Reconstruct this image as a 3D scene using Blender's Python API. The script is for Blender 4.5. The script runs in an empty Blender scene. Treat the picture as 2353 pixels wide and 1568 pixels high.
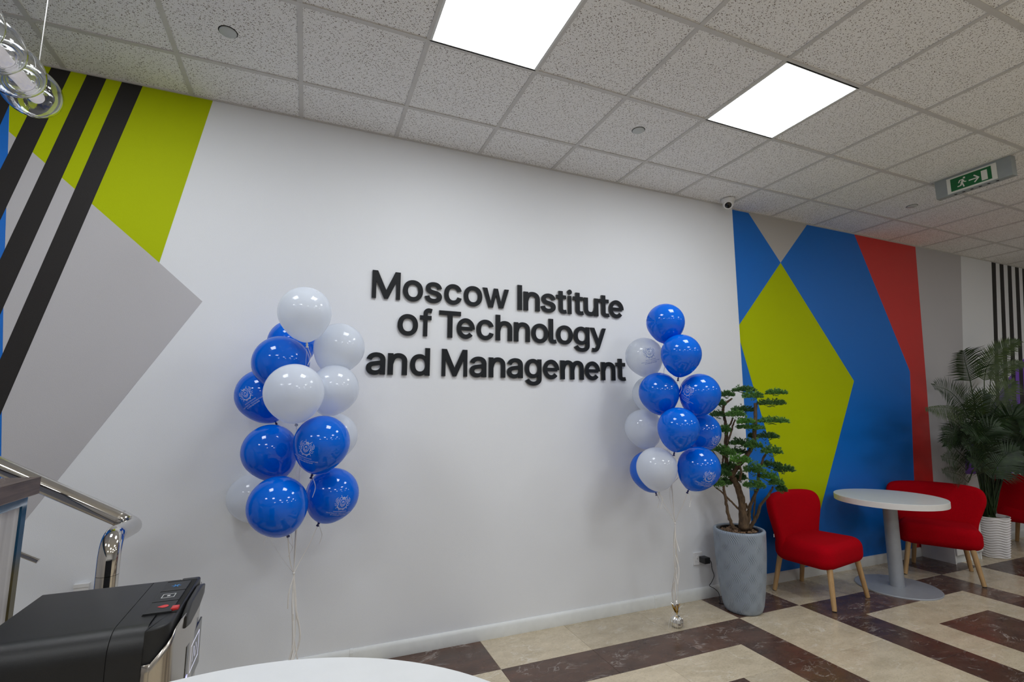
import bpy, bmesh, math, random
from mathutils import Vector, Matrix
random.seed(11)
C = bpy.context.scene.collection
S = bpy.context.scene

# ------------------------------------------------------------------ camera
FPX, W, H = 1133.8, 2353, 1568
RM = Matrix(((0.9237399357, -0.3830189330, 0.0010139813),
             (0.0522262216, 0.1233322874, -0.9909901961),
             (0.3794429508, 0.9154701764, 0.1339305909)))
CP = Vector((1.3217, -3.246, 1.4949))
cd = bpy.data.cameras.new('camera'); cam = bpy.data.objects.new('camera', cd); C.objects.link(cam)
cd.sensor_width = 36; cd.lens = FPX / W * 36; cd.clip_start = 0.02
rot = Matrix((RM[0], -RM[1], -RM[2])).transposed()
cam.matrix_world = Matrix.Translation(CP) @ rot.to_4x4()
S.camera = cam
# ------------------------------------------------------------------ world, exposure
wd = bpy.data.worlds.new('world'); S.world = wd; wd.use_nodes = True
wd.node_tree.nodes['Background'].inputs[0].default_value = (0.5, 0.55, 0.6, 1)
wd.node_tree.nodes['Background'].inputs[1].default_value = 0.05
S.view_settings.view_transform = 'Standard'; S.view_settings.look = 'None'
S.view_settings.exposure = 0.92; S.view_settings.gamma = 1.0; S.view_settings.use_curve_mapping = False
S.cycles.use_denoising = True
S.cycles.use_light_tree = False
S.cycles.max_bounces = 12
S.cycles.diffuse_bounces = 4
S.cycles.glossy_bounces = 4
S.cycles.transmission_bounces = 12
S.cycles.use_adaptive_sampling = True
S.cycles.adaptive_threshold = 0.03
S.cycles.caustics_reflective = False; S.cycles.caustics_refractive = False
S.cycles.sample_clamp_indirect = 6.0
PANEL_L = 9.0         # radiance of the ceiling LED panels

CEIL = 3.335
# ------------------------------------------------------------------ pixel helpers (turn a photo point + a real plane into a place in the room)
def ray(u, v): return RM.transposed() @ Vector(((u - W / 2) / FPX, (v - H / 2) / FPX, 1.0))
def on_y(u, v, y):
    d = ray(u, v); return CP + d * ((y - CP.y) / d.y)
def on_z(u, v, z):
    d = ray(u, v); return CP + d * ((z - CP.z) / d.z)
def on_x(u, v, x):
    d = ray(u, v); return CP + d * ((x - CP.x) / d.x)
def at_t(u, v, t): return CP + ray(u, v) * t
def to_px(p):
    c = RM @ (Vector(p) - CP)
    return (W / 2 + FPX * c.x / c.z, H / 2 + FPX * c.y / c.z, c.z)

# ------------------------------------------------------------------ materials
class NT:
    def __init__(s, name):
        s.m = bpy.data.materials.new(name); s.m.use_nodes = True
        s.t = s.m.node_tree; s.b = s.t.nodes['Principled BSDF']; s.out = s.t.nodes['Material Output']
    def n(s, typ, **kw):
        nd = s.t.nodes.new(typ)
        for k, v in kw.items():
            if k.startswith('i_'): nd.inputs[k[2:].replace('_', ' ')].default_value = v
            else: setattr(nd, k, v)
        return nd
    def l(s, a, b): s.t.links.new(a, b)
    def math(s, op, a, b=None, clamp=False):
        nd = s.n('ShaderNodeMath', operation=op, use_clamp=clamp)
        for i, v in enumerate((a, b)):
            if v is None: continue
            if isinstance(v, (int, float)): nd.inputs[i].default_value = v
            else: s.l(v, nd.inputs[i])
        return nd.outputs[0]
    def ramp(s, fac, stops):
        nd = s.n('ShaderNodeValToRGB'); e = nd.color_ramp.elements
        while len(e) < len(stops): e.new(0.5)
        for k, (p, c) in enumerate(stops):
            e[k].position = p; e[k].color = (c[0], c[1], c[2], 1) if not isinstance(c, (int, float)) else (c, c, c, 1)
        s.l(fac, nd.inputs[0]); return nd.outputs[0]
    def mix(s, fac, a, b, blend='MIX'):
        nd = s.n('ShaderNodeMix', data_type='RGBA', blend_type=blend)
        for i, v in ((0, fac), (6, a), (7, b)):
            if isinstance(v, (int, float)): nd.inputs[i].default_value = v
            elif isinstance(v, tuple): nd.inputs[i].default_value = (v[0], v[1], v[2], 1)
            else: s.l(v, nd.inputs[i])
        return nd.outputs[2]
    def bump(s, h, strength=0.3, dist=0.01):
        nd = s.n('ShaderNodeBump'); nd.inputs['Strength'].default_value = strength; nd.inputs['Distance'].default_value = dist
        s.l(h, nd.inputs['Height']); s.l(nd.outputs[0], s.b.inputs['Normal']); return nd
    def pos(s): return s.n('ShaderNodeNewGeometry').outputs['Position']
    def obj(s): return s.n('ShaderNodeTexCoord').outputs['Object']
    def mapping(s, vec, scale=(1, 1, 1), rot=(0, 0, 0)):
        nd = s.n('ShaderNodeMapping'); s.l(vec, nd.inputs[0]); nd.inputs['Scale'].default_value = scale; nd.inputs['Rotation'].default_value = rot
        return nd.outputs[0]
    def noise(s, vec, scale, detail=4, rough=0.5, dist=0.0):
        nd = s.n('ShaderNodeTexNoise'); s.l(vec, nd.inputs['Vector'])
        nd.inputs['Scale'].default_value = scale; nd.inputs['Detail'].default_value = detail
        nd.inputs['Roughness'].default_value = rough; nd.inputs['Distortion'].default_value = dist
        return nd.outputs['Fac']
def pm(name, col, rough=0.5, metal=0.0, noise=0.0, nscale=20.0, bump=0.0, bscale=200.0, sheen=0.0, coat=0.0, spec=0.5):
    t = NT(name); t.b.inputs['Base Color'].default_value = (*col, 1)
    t.b.inputs['Roughness'].default_value = rough; t.b.inputs['Metallic'].default_value = metal
    t.b.inputs['Specular IOR Level'].default_value = spec
    if sheen: t.b.inputs['Sheen Weight'].default_value = sheen
    if coat: t.b.inputs['Coat Weight'].default_value = coat; t.b.inputs['Coat Roughness'].default_value = 0.05
    if noise:
        f = t.noise(t.obj(), nscale); a = tuple(c * (1 - noise) for c in col); b = tuple(min(1, c * (1 + noise)) for c in col)
        t.l(t.ramp(f, [(0.3, a), (0.7, b)]), t.b.inputs['Base Color'])
    if bump: t.bump(t.noise(t.obj(), bscale, 2), bump, 0.002)
    return t.m
MT = {}
def wallpaint(name, col, rough=0.55, spec=0.22):
    t = NT(name); p = t.pos()
    t.b.inputs['Roughness'].default_value = rough; t.b.inputs['Specular IOR Level'].default_value = spec
    f = t.noise(p, 1.3, 1); t.l(t.mix(f, tuple(c * 0.97 for c in col), tuple(min(1, c * 1.02) for c in col)), t.b.inputs['Base Color'])
    t.bump(t.noise(t.mapping(p, (240, 240, 620)), 1.0, 0), 0.3, 0.0012)
    MT[name] = t.m
wallpaint('wall_white', (0.79, 0.81, 0.85))
wallpaint('paint_lime', (0.44, 0.53, 0.0), 0.6, 0.12)
wallpaint('paint_grey', (0.51, 0.50, 0.525))
wallpaint('paint_warm_grey', (0.50, 0.48, 0.46))
wallpaint('paint_black', (0.022, 0.020, 0.020))
wallpaint('paint_blue', (0.002, 0.150, 0.60), 0.42, 0.4)
wallpaint('paint_red', (0.62, 0.02, 0.017), 0.38, 0.6)
wallpaint('paint_purple', (0.20, 0.08, 0.55))
MT['trim_white'] = pm('trim_white', (0.74, 0.76, 0.76), 0.4, noise=0.03)
MT['metal_white'] = pm('metal_white', (0.60, 0.59, 0.58), 0.45, noise=0.03)
def ceiling_mat():
    t = NT('ceiling_tile'); p = t.pos(); t.b.inputs['Roughness'].default_value = 0.9; t.b.inputs['Specular IOR Level'].default_value = 0.1
    tot = None
    for k, (rot, sx, sy, th, keep) in enumerate(((0.75, 42, 105, 0.17, 0.27), (-0.65, 45, 105, 0.17, 0.27), (0.1, 48, 105, 0.16, 0.18), (0.3, 125, 125, 0.16, 0.5))):
        v = t.n('ShaderNodeTexVoronoi', voronoi_dimensions='2D'); v.inputs['Scale'].default_value = 1; v.inputs['Randomness'].default_value = 1
        mp = t.n('ShaderNodeMapping', vector_type='TEXTURE'); t.l(p, mp.inputs[0]); mp.inputs['Rotation'].default_value = (0, 0, rot); mp.inputs['Scale'].default_value = (1.0 / sx, 1.0 / sy, 1); mp.inputs['Location'].default_value = (k * 3.7, k * 1.9, 0)
        t.l(mp.outputs[0], v.inputs['Vector'])
        sep = t.n('ShaderNodeSeparateColor'); t.l(v.outputs['Color'], sep.inputs[0])
        pit = t.math('MULTIPLY', t.math('LESS_THAN', v.outputs['Distance'], th), t.math('LESS_THAN', sep.outputs[0], keep))
        tot = pit if tot is None else t.math('MAXIMUM', tot, pit)
    base = t.mix(t.noise(p, 3, 1), (0.88, 0.88, 0.885), (0.92, 0.92, 0.925))
    t.l(t.mix(tot, base, (0.16, 0.13, 0.11)), t.b.inputs['Base Color'])
    MT['ceiling_tile'] = t.m
ceiling_mat()
def stone(name, a, b, vein, vamt, deep, var=0.2):
    t = NT(name); oi = t.n('ShaderNodeObjectInfo'); rnd = oi.outputs['Random']; p = t.pos()
    off = t.n('ShaderNodeVectorMath', operation='ADD'); t.l(p, off.inputs[0])
    cmb = t.n('ShaderNodeCombineXYZ'); t.l(t.math('MULTIPLY', rnd, 37.0), cmb.inputs[0]); t.l(t.math('MULTIPLY', rnd, 91.0), cmb.inputs[1]); t.l(t.math('MULTIPLY', rnd, 13.0), cmb.inputs[2])
    t.l(cmb.outputs[0], off.inputs[1]); v = off.outputs[0]
    st = t.mapping(v, (1, 2.2, 1), (0, 0, 0.5))
    f1 = t.noise(st, 4.5, 9, 0.68, 0.4); f2 = t.noise(st, 60, 3, 0.6)
    c = t.ramp(f1, [(0.25, a), (0.75, b)])
    c = t.mix(t.math('MULTIPLY', t.ramp(f2, [(0.50, 0.0), (0.72, 1.0)]), 0.45), c, deep)
    wv = t.noise(st, 3.2, 6, 0.6, 1.2)
    line = t.ramp(t.math('ABSOLUTE', t.math('SUBTRACT', wv, 0.5)), [(0.0, 1.0), (0.016, 0.0)])
    msk = t.ramp(t.noise(v, 7, 2), [(0.46, 0.0), (0.60, 1.0)])
    c = t.mix(t.math('MULTIPLY', t.math('MULTIPLY', line, msk), vamt), c, vein)
    br = t.math('ADD', 1.0 - var, t.math('MULTIPLY', rnd, var))
    c = t.mix(1.0, c, t.ramp(br, [(0.0, 0.0), (1.0, 1.0)]), 'MULTIPLY')
    t.l(c, t.b.inputs['Base Color'])
    t.l(t.ramp(t.noise(v, 9, 4), [(0.3, 0.16), (0.7, 0.34)]), t.b.inputs['Roughness'])
    t.b.inputs['Specular IOR Level'].default_value = 0.45
    MT[name] = t.m
stone('tile_beige', (0.49, 0.41, 0.285), (0.75, 0.645, 0.485), (0.88, 0.84, 0.76), 0.6, (0.30, 0.245, 0.17))
stone('tile_brown', (0.065, 0.043, 0.036), (0.19, 0.10, 0.07), (0.66, 0.60, 0.56), 0.55, (0.115, 0.090, 0.072), 0.5)
MT['grout'] = pm('grout', (0.25, 0.21, 0.17), 0.8, noise=0.1)
MT['letter'] = pm('letter', (0.008, 0.010, 0.013), 0.5, noise=0.1, spec=0.25)
MT['letter_edge'] = pm('letter_edge', (0.03, 0.025, 0.022), 0.2, spec=0.7)
def latex(name, col, trans, transp, spec_rough=0.10, tcol=None):
    t = NT(name); t.b.inputs['Roughness'].default_value = spec_rough; t.b.inputs['Specular IOR Level'].default_value = 0.6
    f = t.noise(t.obj(), 6, 2); t.l(t.mix(f, tuple(c * 0.96 for c in col), tuple(min(1, c * 1.03) for c in col)), t.b.inputs['Base Color'])
    tr = t.n('ShaderNodeBsdfTranslucent'); tr.inputs[0].default_value = (*(tcol or col), 1)
    m1 = t.n('ShaderNodeMixShader'); m1.inputs[0].default_value = trans; t.l(t.b.outputs[0], m1.inputs[1]); t.l(tr.outputs[0], m1.inputs[2])
    last = m1.outputs[0]
    if transp:
        tp = t.n('ShaderNodeBsdfTransparent'); m2 = t.n('ShaderNodeMixShader'); m2.inputs[0].default_value = transp
        t.l(last, m2.inputs[1]); t.l(tp.outputs[0], m2.inputs[2]); last = m2.outputs[0]
    t.l(last, t.out.inputs[0]); MT[name] = t.m
latex('latex_blue', (0.0, 0.17, 0.84), 0.26, 0.0, 0.05, tcol=(0.0, 0.32, 1.0))
latex('latex_white', (0.82, 0.88, 0.97), 0.40, 0.12, 0.07, tcol=(0.97, 0.98, 1.0))
MT['knot_blue'] = pm('knot_blue', (0.004, 0.012, 0.12), 0.3, noise=0.1)
MT['knot_white'] = pm('knot_white', (0.70, 0.70, 0.66), 0.3, noise=0.05)
MT['print_white'] = pm('print_white', (0.60, 0.72, 0.97), 0.4, noise=0.05)
MT['print_blue'] = pm('print_blue', (0.12, 0.22, 0.52), 0.4, noise=0.05)
MT['ribbon'] = pm('ribbon', (0.82, 0.80, 0.78), 0.25, noise=0.04, spec=0.8)
MT['foil_silver'] = pm('foil_silver', (0.85, 0.84, 0.82), 0.12, 1.0, bump=0.9, bscale=90)
MT['foil_gold'] = pm('foil_gold', (0.80, 0.52, 0.10), 0.15, 1.0, bump=0.5, bscale=90)
def fabric(name, col):
    t = NT(name); o = t.obj(); t.b.inputs['Roughness'].default_value = 0.9; t.b.inputs['Specular IOR Level'].default_value = 0.08
    f = t.noise(o, 260, 3, 0.7); t.l(t.ramp(f, [(0.3, tuple(c * 0.7 for c in col)), (0.7, tuple(min(1, c * 1.2) for c in col))]), t.b.inputs['Base Color'])
    t.bump(f, 0.5, 0.003); MT[name] = t.m
fabric('fabric_red', (0.43, 0.0005, 0.007))
def wood(name, a, b, scale=(40, 40, 3), rough=0.5):
    t = NT(name); v = t.mapping(t.obj(), scale); f = t.noise(v, 1.0, 5, 0.6, 0.8)
    t.l(t.ramp(f, [(0.3, a), (0.7, b)]), t.b.inputs['Base Color']); t.b.inputs['Roughness'].default_value = rough
    t.bump(f, 0.08, 0.002); MT[name] = t.m
wood('wood_beech', (0.42, 0.25, 0.11), (0.56, 0.36, 0.17), (60, 60, 5), 0.45)
wood('wood_dark', (0.055, 0.038, 0.032), (0.16, 0.115, 0.095), (90, 4, 60), 0.45)
wood('wood_light', (0.42, 0.40, 0.40), (0.66, 0.64, 0.63), (30, 30, 1.2), 0.4)
wood('bark', (0.045, 0.026, 0.014), (0.15, 0.095, 0.05), (60, 60, 20), 0.9)
MT['glue'] = MT['trim_white']
MT['table_white'] = pm('table_white', (0.73, 0.745, 0.76), 0.32, noise=0.02)
MT['table_edge'] = pm('table_edge', (0.76, 0.75, 0.74), 0.4, noise=0.02)
MT['metal_grey'] = pm('metal_grey', (0.34, 0.36, 0.40), 0.42, 0.25, noise=0.04, bump=0.1, bscale=500)
MT['plastic_white'] = pm('plastic_white', (0.80, 0.80, 0.80), 0.35, noise=0.02)
MT['plastic_black'] = pm('plastic_black', (0.012, 0.012, 0.013), 0.4, noise=0.1)
MT['plastic_black_gloss'] = pm('plastic_black_gloss', (0.006, 0.006, 0.007), 0.08, noise=0.1)
MT['disp_body'] = pm('disp_body', (0.007, 0.007, 0.009), 0.34, noise=0.1, bump=0.05, bscale=900)
MT['disp_top'] = pm('disp_top', (0.009, 0.0095, 0.011), 0.45, noise=0.08, bump=0.1, bscale=900)
MT['steel'] = pm('steel', (0.60, 0.58, 0.55), 0.10, 1.0, noise=0.04, nscale=3)
MT['steel_brushed'] = pm('steel_brushed', (0.50, 0.47, 0.43), 0.22, 1.0, noise=0.05, nscale=3)
MT['chrome'] = pm('chrome', (0.66, 0.64, 0.61), 0.06, 1.0, noise=0.03, nscale=2)
MT['red_plastic'] = pm('red_plastic', (0.55, 0.02, 0.02), 0.3, noise=0.05)
MT['icon_blue'] = pm('icon_blue', (0.03, 0.25, 0.65), 0.4, noise=0.05)
MT['icon_white'] = pm('icon_white', (0.55, 0.55, 0.55), 0.4, noise=0.05)
MT['icon_red'] = pm('icon_red', (0.65, 0.03, 0.03), 0.4, noise=0.05)
MT['socket_white'] = pm('socket_white', (0.78, 0.78, 0.80), 0.3, noise=0.02)
MT['gravel'] = pm('gravel', (0.20, 0.125, 0.075), 0.9, noise=0.35, nscale=25, bump=0.4, bscale=150)
MT['sign_green'] = pm('sign_green', (0.002, 0.13, 0.035), 0.3, noise=0.05)
MT['sign_white'] = pm('sign_white', (0.78, 0.78, 0.72), 0.3, noise=0.02)
MT['sign_grey'] = pm('sign_grey', (0.30, 0.33, 0.34), 0.45, noise=0.04)
MT['hole'] = pm('hole', (0.004, 0.004, 0.004), 0.9, noise=0.1)
MT['cover_grey'] = pm('cover_grey', (0.52, 0.55, 0.55), 0.4, noise=0.03)

def edge_reflection_mat():
    t = NT('edge_reflection'); sx = t.n('ShaderNodeSeparateXYZ'); t.l(t.pos(), sx.inputs[0])  # metal trim: blue and olive room reflections painted in by height
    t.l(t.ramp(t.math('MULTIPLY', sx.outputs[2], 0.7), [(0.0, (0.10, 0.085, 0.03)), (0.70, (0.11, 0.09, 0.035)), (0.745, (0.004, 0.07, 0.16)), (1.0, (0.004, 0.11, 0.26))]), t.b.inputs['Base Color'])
    t.b.inputs['Roughness'].default_value = 0.15; t.b.inputs['Metallic'].default_value = 0.2; MT['edge_reflection'] = t.m
edge_reflection_mat()
def glass_mat():
    t = NT('clear_glass'); t.b.inputs['Roughness'].default_value = 0.0; t.b.inputs['IOR'].default_value = 1.45; t.b.inputs['Transmission Weight'].default_value = 1.0
    t.l(t.mix(t.noise(t.obj(), 9, 1), (0.97, 0.98, 0.985), (1, 1, 1)), t.b.inputs['Base Color']); MT['clear_glass'] = t.m
glass_mat()
def emit(name, col, s):
    t = NT(name); t.b.inputs['Base Color'].default_value = (0.8, 0.8, 0.8, 1); t.b.inputs['Emission Strength'].default_value = s
    t.b.inputs['Emission Color'].default_value = (*col, 1); MT[name] = t.m
emit('led_panel', (0.94, 0.975, 1.0), PANEL_L)
emit('tube_glow', (1.0, 0.95, 0.98), 0.22)  # faint glow stands in for room light the glass discs block
emit('led_blue', (0.25, 0.25, 1.0), 1.2)
emit('led_icon', (0.6, 0.62, 0.9), 0.35)
def planter_mat():
    t = NT('planter_grey'); o = t.obj(); sx = t.n('ShaderNodeSeparateXYZ'); t.l(o, sx.inputs[0])
    th = t.math('ARCTAN2', sx.outputs[1], sx.outputs[0]); z = sx.outputs[2]
    u = t.math('MULTIPLY', th, 9.0 / math.pi)
    wob = t.math('MULTIPLY', t.math('SINE', t.math('MULTIPLY', z, 2 * math.pi / 0.135)), 0.24)
    ph = t.math('ADD', u, wob)
    fine = t.math('SINE', t.math('MULTIPLY', ph, 2 * math.pi * 4.0))
    m1 = t.math('SINE', t.math('MULTIPLY', u, math.pi)); m2 = t.math('COSINE', t.math('MULTIPLY', z, 2 * math.pi / 0.135))
    msk = t.math('ADD', t.math('MULTIPLY', t.math('MULTIPLY', m1, m2), 0.8), 0.32, True)
    t.bump(t.math('MULTIPLY', fine, msk), 0.6, 0.004)
    t.b.inputs['Roughness'].default_value = 0.38
    t.l(t.mix(t.noise(o, 8, 2), (0.26, 0.31, 0.38), (0.30, 0.35, 0.42)), t.b.inputs['Base Color']); MT['planter_grey'] = t.m
planter_mat()
MT['pot_white'] = pm('pot_white', (0.76, 0.74, 0.75), 0.35, noise=0.02)
def leafmat(name, a, b, rough=0.5, tl=0.15):
    t = NT(name); f = t.noise(t.pos(), 14, 3); col = t.ramp(f, [(0.3, a), (0.7, b)])
    t.l(col, t.b.inputs['Base Color']); t.b.inputs['Roughness'].default_value = rough
    tr = t.n('ShaderNodeBsdfTranslucent'); t.l(col, tr.inputs[0]); m = t.n('ShaderNodeMixShader'); m.inputs[0].default_value = tl
    t.l(t.b.outputs[0], m.inputs[1]); t.l(tr.outputs[0], m.inputs[2]); t.l(m.outputs[0], t.out.inputs[0]); MT[name] = t.m
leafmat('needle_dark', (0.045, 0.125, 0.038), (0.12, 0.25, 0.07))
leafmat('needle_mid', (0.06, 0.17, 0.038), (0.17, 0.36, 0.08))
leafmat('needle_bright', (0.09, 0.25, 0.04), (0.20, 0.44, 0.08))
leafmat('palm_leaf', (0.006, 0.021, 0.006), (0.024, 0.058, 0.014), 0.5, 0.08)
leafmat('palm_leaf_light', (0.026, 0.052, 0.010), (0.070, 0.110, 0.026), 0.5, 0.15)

# ------------------------------------------------------------------ mesh builder
class MB:
    def __init__(s): s.v = []; s.f = []
    def add(s, vs, fs):
        o = len(s.v); s.v += [Vector(p) for p in vs]; s.f += [tuple(i + o for i in f) for f in fs]; return s
    def box(s, lo, hi):
        x0, y0, z0 = lo; x1, y1, z1 = hi
        return s.add([(x0, y0, z0), (x1, y0, z0), (x1, y1, z0), (x0, y1, z0), (x0, y0, z1), (x1, y0, z1), (x1, y1, z1), (x0, y1, z1)],
                     [(0, 3, 2, 1), (4, 5, 6, 7), (0, 1, 5, 4), (1, 2, 6, 5), (2, 3, 7, 6), (3, 0, 4, 7)])
    def tube(s, pts, rad, n=8, caps=True, flat=None):
        pts = [Vector(p) for p in pts]; k = len(pts)
        rad = rad if isinstance(rad, (list, tuple)) else [rad] * k
        up = None; rings = []
        for i, p in enumerate(pts):
            d = (pts[min(i + 1, k - 1)] - pts[max(i - 1, 0)]).normalized()
            if up is None: up = Vector((0, 0, 1)) if abs(d.z) < 0.9 else Vector((1, 0, 0))
            a = (up - d * up.dot(d)).normalized(); b = d.cross(a); up = a
            fl = flat or 1.0
            rings.append([p + (a * math.cos(2 * math.pi * j / n) + b * math.sin(2 * math.pi * j / n) * fl) * rad[i] for j in range(n)])
        vs = [q for r in rings for q in r]
        fs = [(i * n + j, i * n + (j + 1) % n, (i + 1) * n + (j + 1) % n, (i + 1) * n + j) for i in range(k - 1) for j in range(n)]
        if caps: fs += [tuple(range(n - 1, -1, -1)), tuple((k - 1) * n + j for j in range(n))]
        return s.add(vs, fs)
    def lathe(s, prof, n=48, c=(0, 0, 0), fn=None, axis=None):
        c = Vector(c); vs = []; k = len(prof)
        for (r, z) in prof:
            for j in range(n):
                a = 2 * math.pi * j / n; rr = r if fn is None else fn(r, z, a)
                vs.append(Vector((rr * math.cos(a), rr * math.sin(a), z)))
        if axis is not None: vs = [axis @ v for v in vs]
        vs = [v + c for v in vs]
        fs = [(i * n + j, i * n + (j + 1) % n, (i + 1) * n + (j + 1) % n, (i + 1) * n + j) for i in range(k - 1) for j in range(n)]
        if prof[0][0] > 1e-5: fs.append(tuple(range(n - 1, -1, -1)))
        if prof[-1][0] > 1e-5: fs.append(tuple((k - 1) * n + j for j in range(n)))
        return s.add(vs, fs)
    def slab(s, outline, h0, h1, r, mp, steps=5):
        """rounded plate: 2-D closed outline (CCW), thickness h0..h1, edge radius r; mp(u, v, h) -> 3-D"""
        n = len(outline); P = [Vector(p) for p in outline]; N = []
        for i in range(n):
            d = (P[(i + 1) % n] - P[i - 1]).normalized(); N.append(Vector((d.y, -d.x)))
        rings = []
        for k in range(steps + 1):
            a = math.pi / 2 * k / steps; rings.append((r * (1 - math.sin(a)), h0 + r * (1 - math.cos(a))))
        rings = rings + [(i, h1 - (h - h0)) for i, h in reversed(rings)]
        vs = []; cx = sum((p for p in P), Vector((0, 0))) / n
        extra = [0.75, 0.45, 0.15]
        full = [(rings[0][0], h0, e) for e in reversed(extra)] + [(i, h, 1) for i, h in rings] + [(rings[-1][0], h1, e) for e in extra]
        for ins, h, e in full:
            for i in range(n):
                q = P[i] - N[i] * ins; q = cx + (q - cx) * e
                vs.append(mp(q.x, q.y, h))
        k = len(full)
        fs = [(i * n + j, i * n + (j + 1) % n, (i + 1) * n + (j + 1) % n, (i + 1) * n + j) for i in range(k - 1) for j in range(n)]
        fs += [tuple(range(n - 1, -1, -1)), tuple((k - 1) * n + j for j in range(n))]
        return s.add(vs, fs)
    def prism(s, poly, y0, y1):
        """poly of (x, z) world points extruded from y0 (front) to y1"""
        n = len(poly); vs = [(x, y0, z) for x, z in poly] + [(x, y1, z) for x, z in poly]
        return s.add(vs, [tuple(range(n)), tuple(range(2 * n - 1, n - 1, -1))] + [(i, i + n, (i + 1) % n + n, (i + 1) % n) for i in range(n)])
    def build(s, name, mat, parent=None, smooth=False, off=None, mats=None, fm=None):
        me = bpy.data.meshes.new(name); o = Vector(off) if off is not None else Vector((0, 0, 0))
        me.from_pydata([tuple(v - o) for v in s.v], [], s.f); me.update()
        bm = bmesh.new(); bm.from_mesh(me); bmesh.ops.recalc_face_normals(bm, faces=bm.faces); bm.to_mesh(me); bm.free()
        me.materials.append(MT[mat])
        if smooth:
            for p in me.polygons: p.use_smooth = True
            if smooth == 'auto':
                me.set_sharp_from_angle(angle=math.radians(38))
        ob = bpy.data.objects.new(name, me); C.objects.link(ob)
        if parent is not None: ob.parent = parent
        return ob
def tag(o, label, cat, group=None, kind=None):
    if label: o['label'] = label
    if cat: o['category'] = cat
    if group: o['group'] = group
    if kind: o['kind'] = kind
    return o
def thing(name, label, cat, loc=(0, 0, 0), rz=0, group=None):
    o = bpy.data.objects.new(name, None); C.objects.link(o); o.location = loc; o.rotation_euler = (0, 0, rz); o.empty_display_size = 0.1
    return tag(o, label, cat, group)
def struct(o): o['kind'] = 'structure'; return o
def share(src, name, parent, loc, rz=0):
    o = bpy.data.objects.new(name, src.data); C.objects.link(o); o.parent = parent; o.location = loc; o.rotation_euler = (0, 0, rz); return o
def smooth_line(pts, n=6):
    pts = [Vector(p) for p in pts]; out = []
    P = [pts[0] * 2 - pts[1]] + pts + [pts[-1] * 2 - pts[-2]]
    for i in range(1, len(P) - 2):
        for k in range(n):
            t = k / n; a, b, c, d = P[i - 1], P[i], P[i + 1], P[i + 2]
            out.append(0.5 * ((2 * b) + (c - a) * t + (2 * a - 5 * b + 4 * c - d) * t * t + (3 * b - a - 3 * c + d) * t ** 3))
    out.append(pts[-1]); return out
def smooth_ring(pts, n=5):
    pts = [Vector(p) for p in pts]; out = []; m = len(pts)
    for i in range(m):
        a, b, c, d = pts[i - 1], pts[i], pts[(i + 1) % m], pts[(i + 2) % m]
        for k in range(n):
            t = k / n
            out.append(0.5 * ((2 * b) + (c - a) * t + (2 * a - 5 * b + 4 * c - d) * t * t + (3 * b - a - 3 * c + d) * t ** 3))
    return out
def rrect(w, h, r, n=4):
    out = []
    for cx, cy, a0 in ((w - r, -h + r, -90), (w - r, h - r, 0), (-w + r, h - r, 90), (-w + r, -h + r, 180)):
        out += [Vector((cx + r * math.cos(math.radians(a0 + 90 * k / n)), cy + r * math.sin(math.radians(a0 + 90 * k / n)))) for k in range(n + 1)]
    return out
def chaikin(pts, it=2):
    pts = [Vector(p) for p in pts]
    for _ in range(it):
        q = []
        for i in range(len(pts)):
            a, b = pts[i], pts[(i + 1) % len(pts)]; q += [a * 0.75 + b * 0.25, a * 0.25 + b * 0.75]
        pts = q
    return pts

# ================================================================== ROOM SHELL
X0, X1, Y0, XC, YB = -3.2, 13.0, -9.0, 4.868, 0.035
wall_back = struct(MB().box((X0, 0, 0), (XC, 0.25, CEIL + 0.03)).build('wall_back', 'wall_white'))
wall_mural = struct(MB().box((XC, YB, 0), (X1, 0.25, CEIL + 0.03)).build('wall_back_mural', 'wall_white'))
struct(MB().box((X0 - 0.2, Y0, 0), (X0, 0.25, CEIL + 0.03)).build('wall_left', 'wall_white'))
struct(MB().box((X1, Y0, 0), (X1 + 0.2, 0.25, CEIL + 0.03)).build('wall_right', 'wall_white'))
struct(MB().box((X0 - 0.2, Y0 - 0.2, 0), (X1 + 0.2, Y0, CEIL + 0.03)).build('wall_front', 'wall_white'))
floor = struct(MB().box((X0, Y0, -0.1), (X1, 0.05, -0.003)).build('floor', 'tile_beige'))

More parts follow.
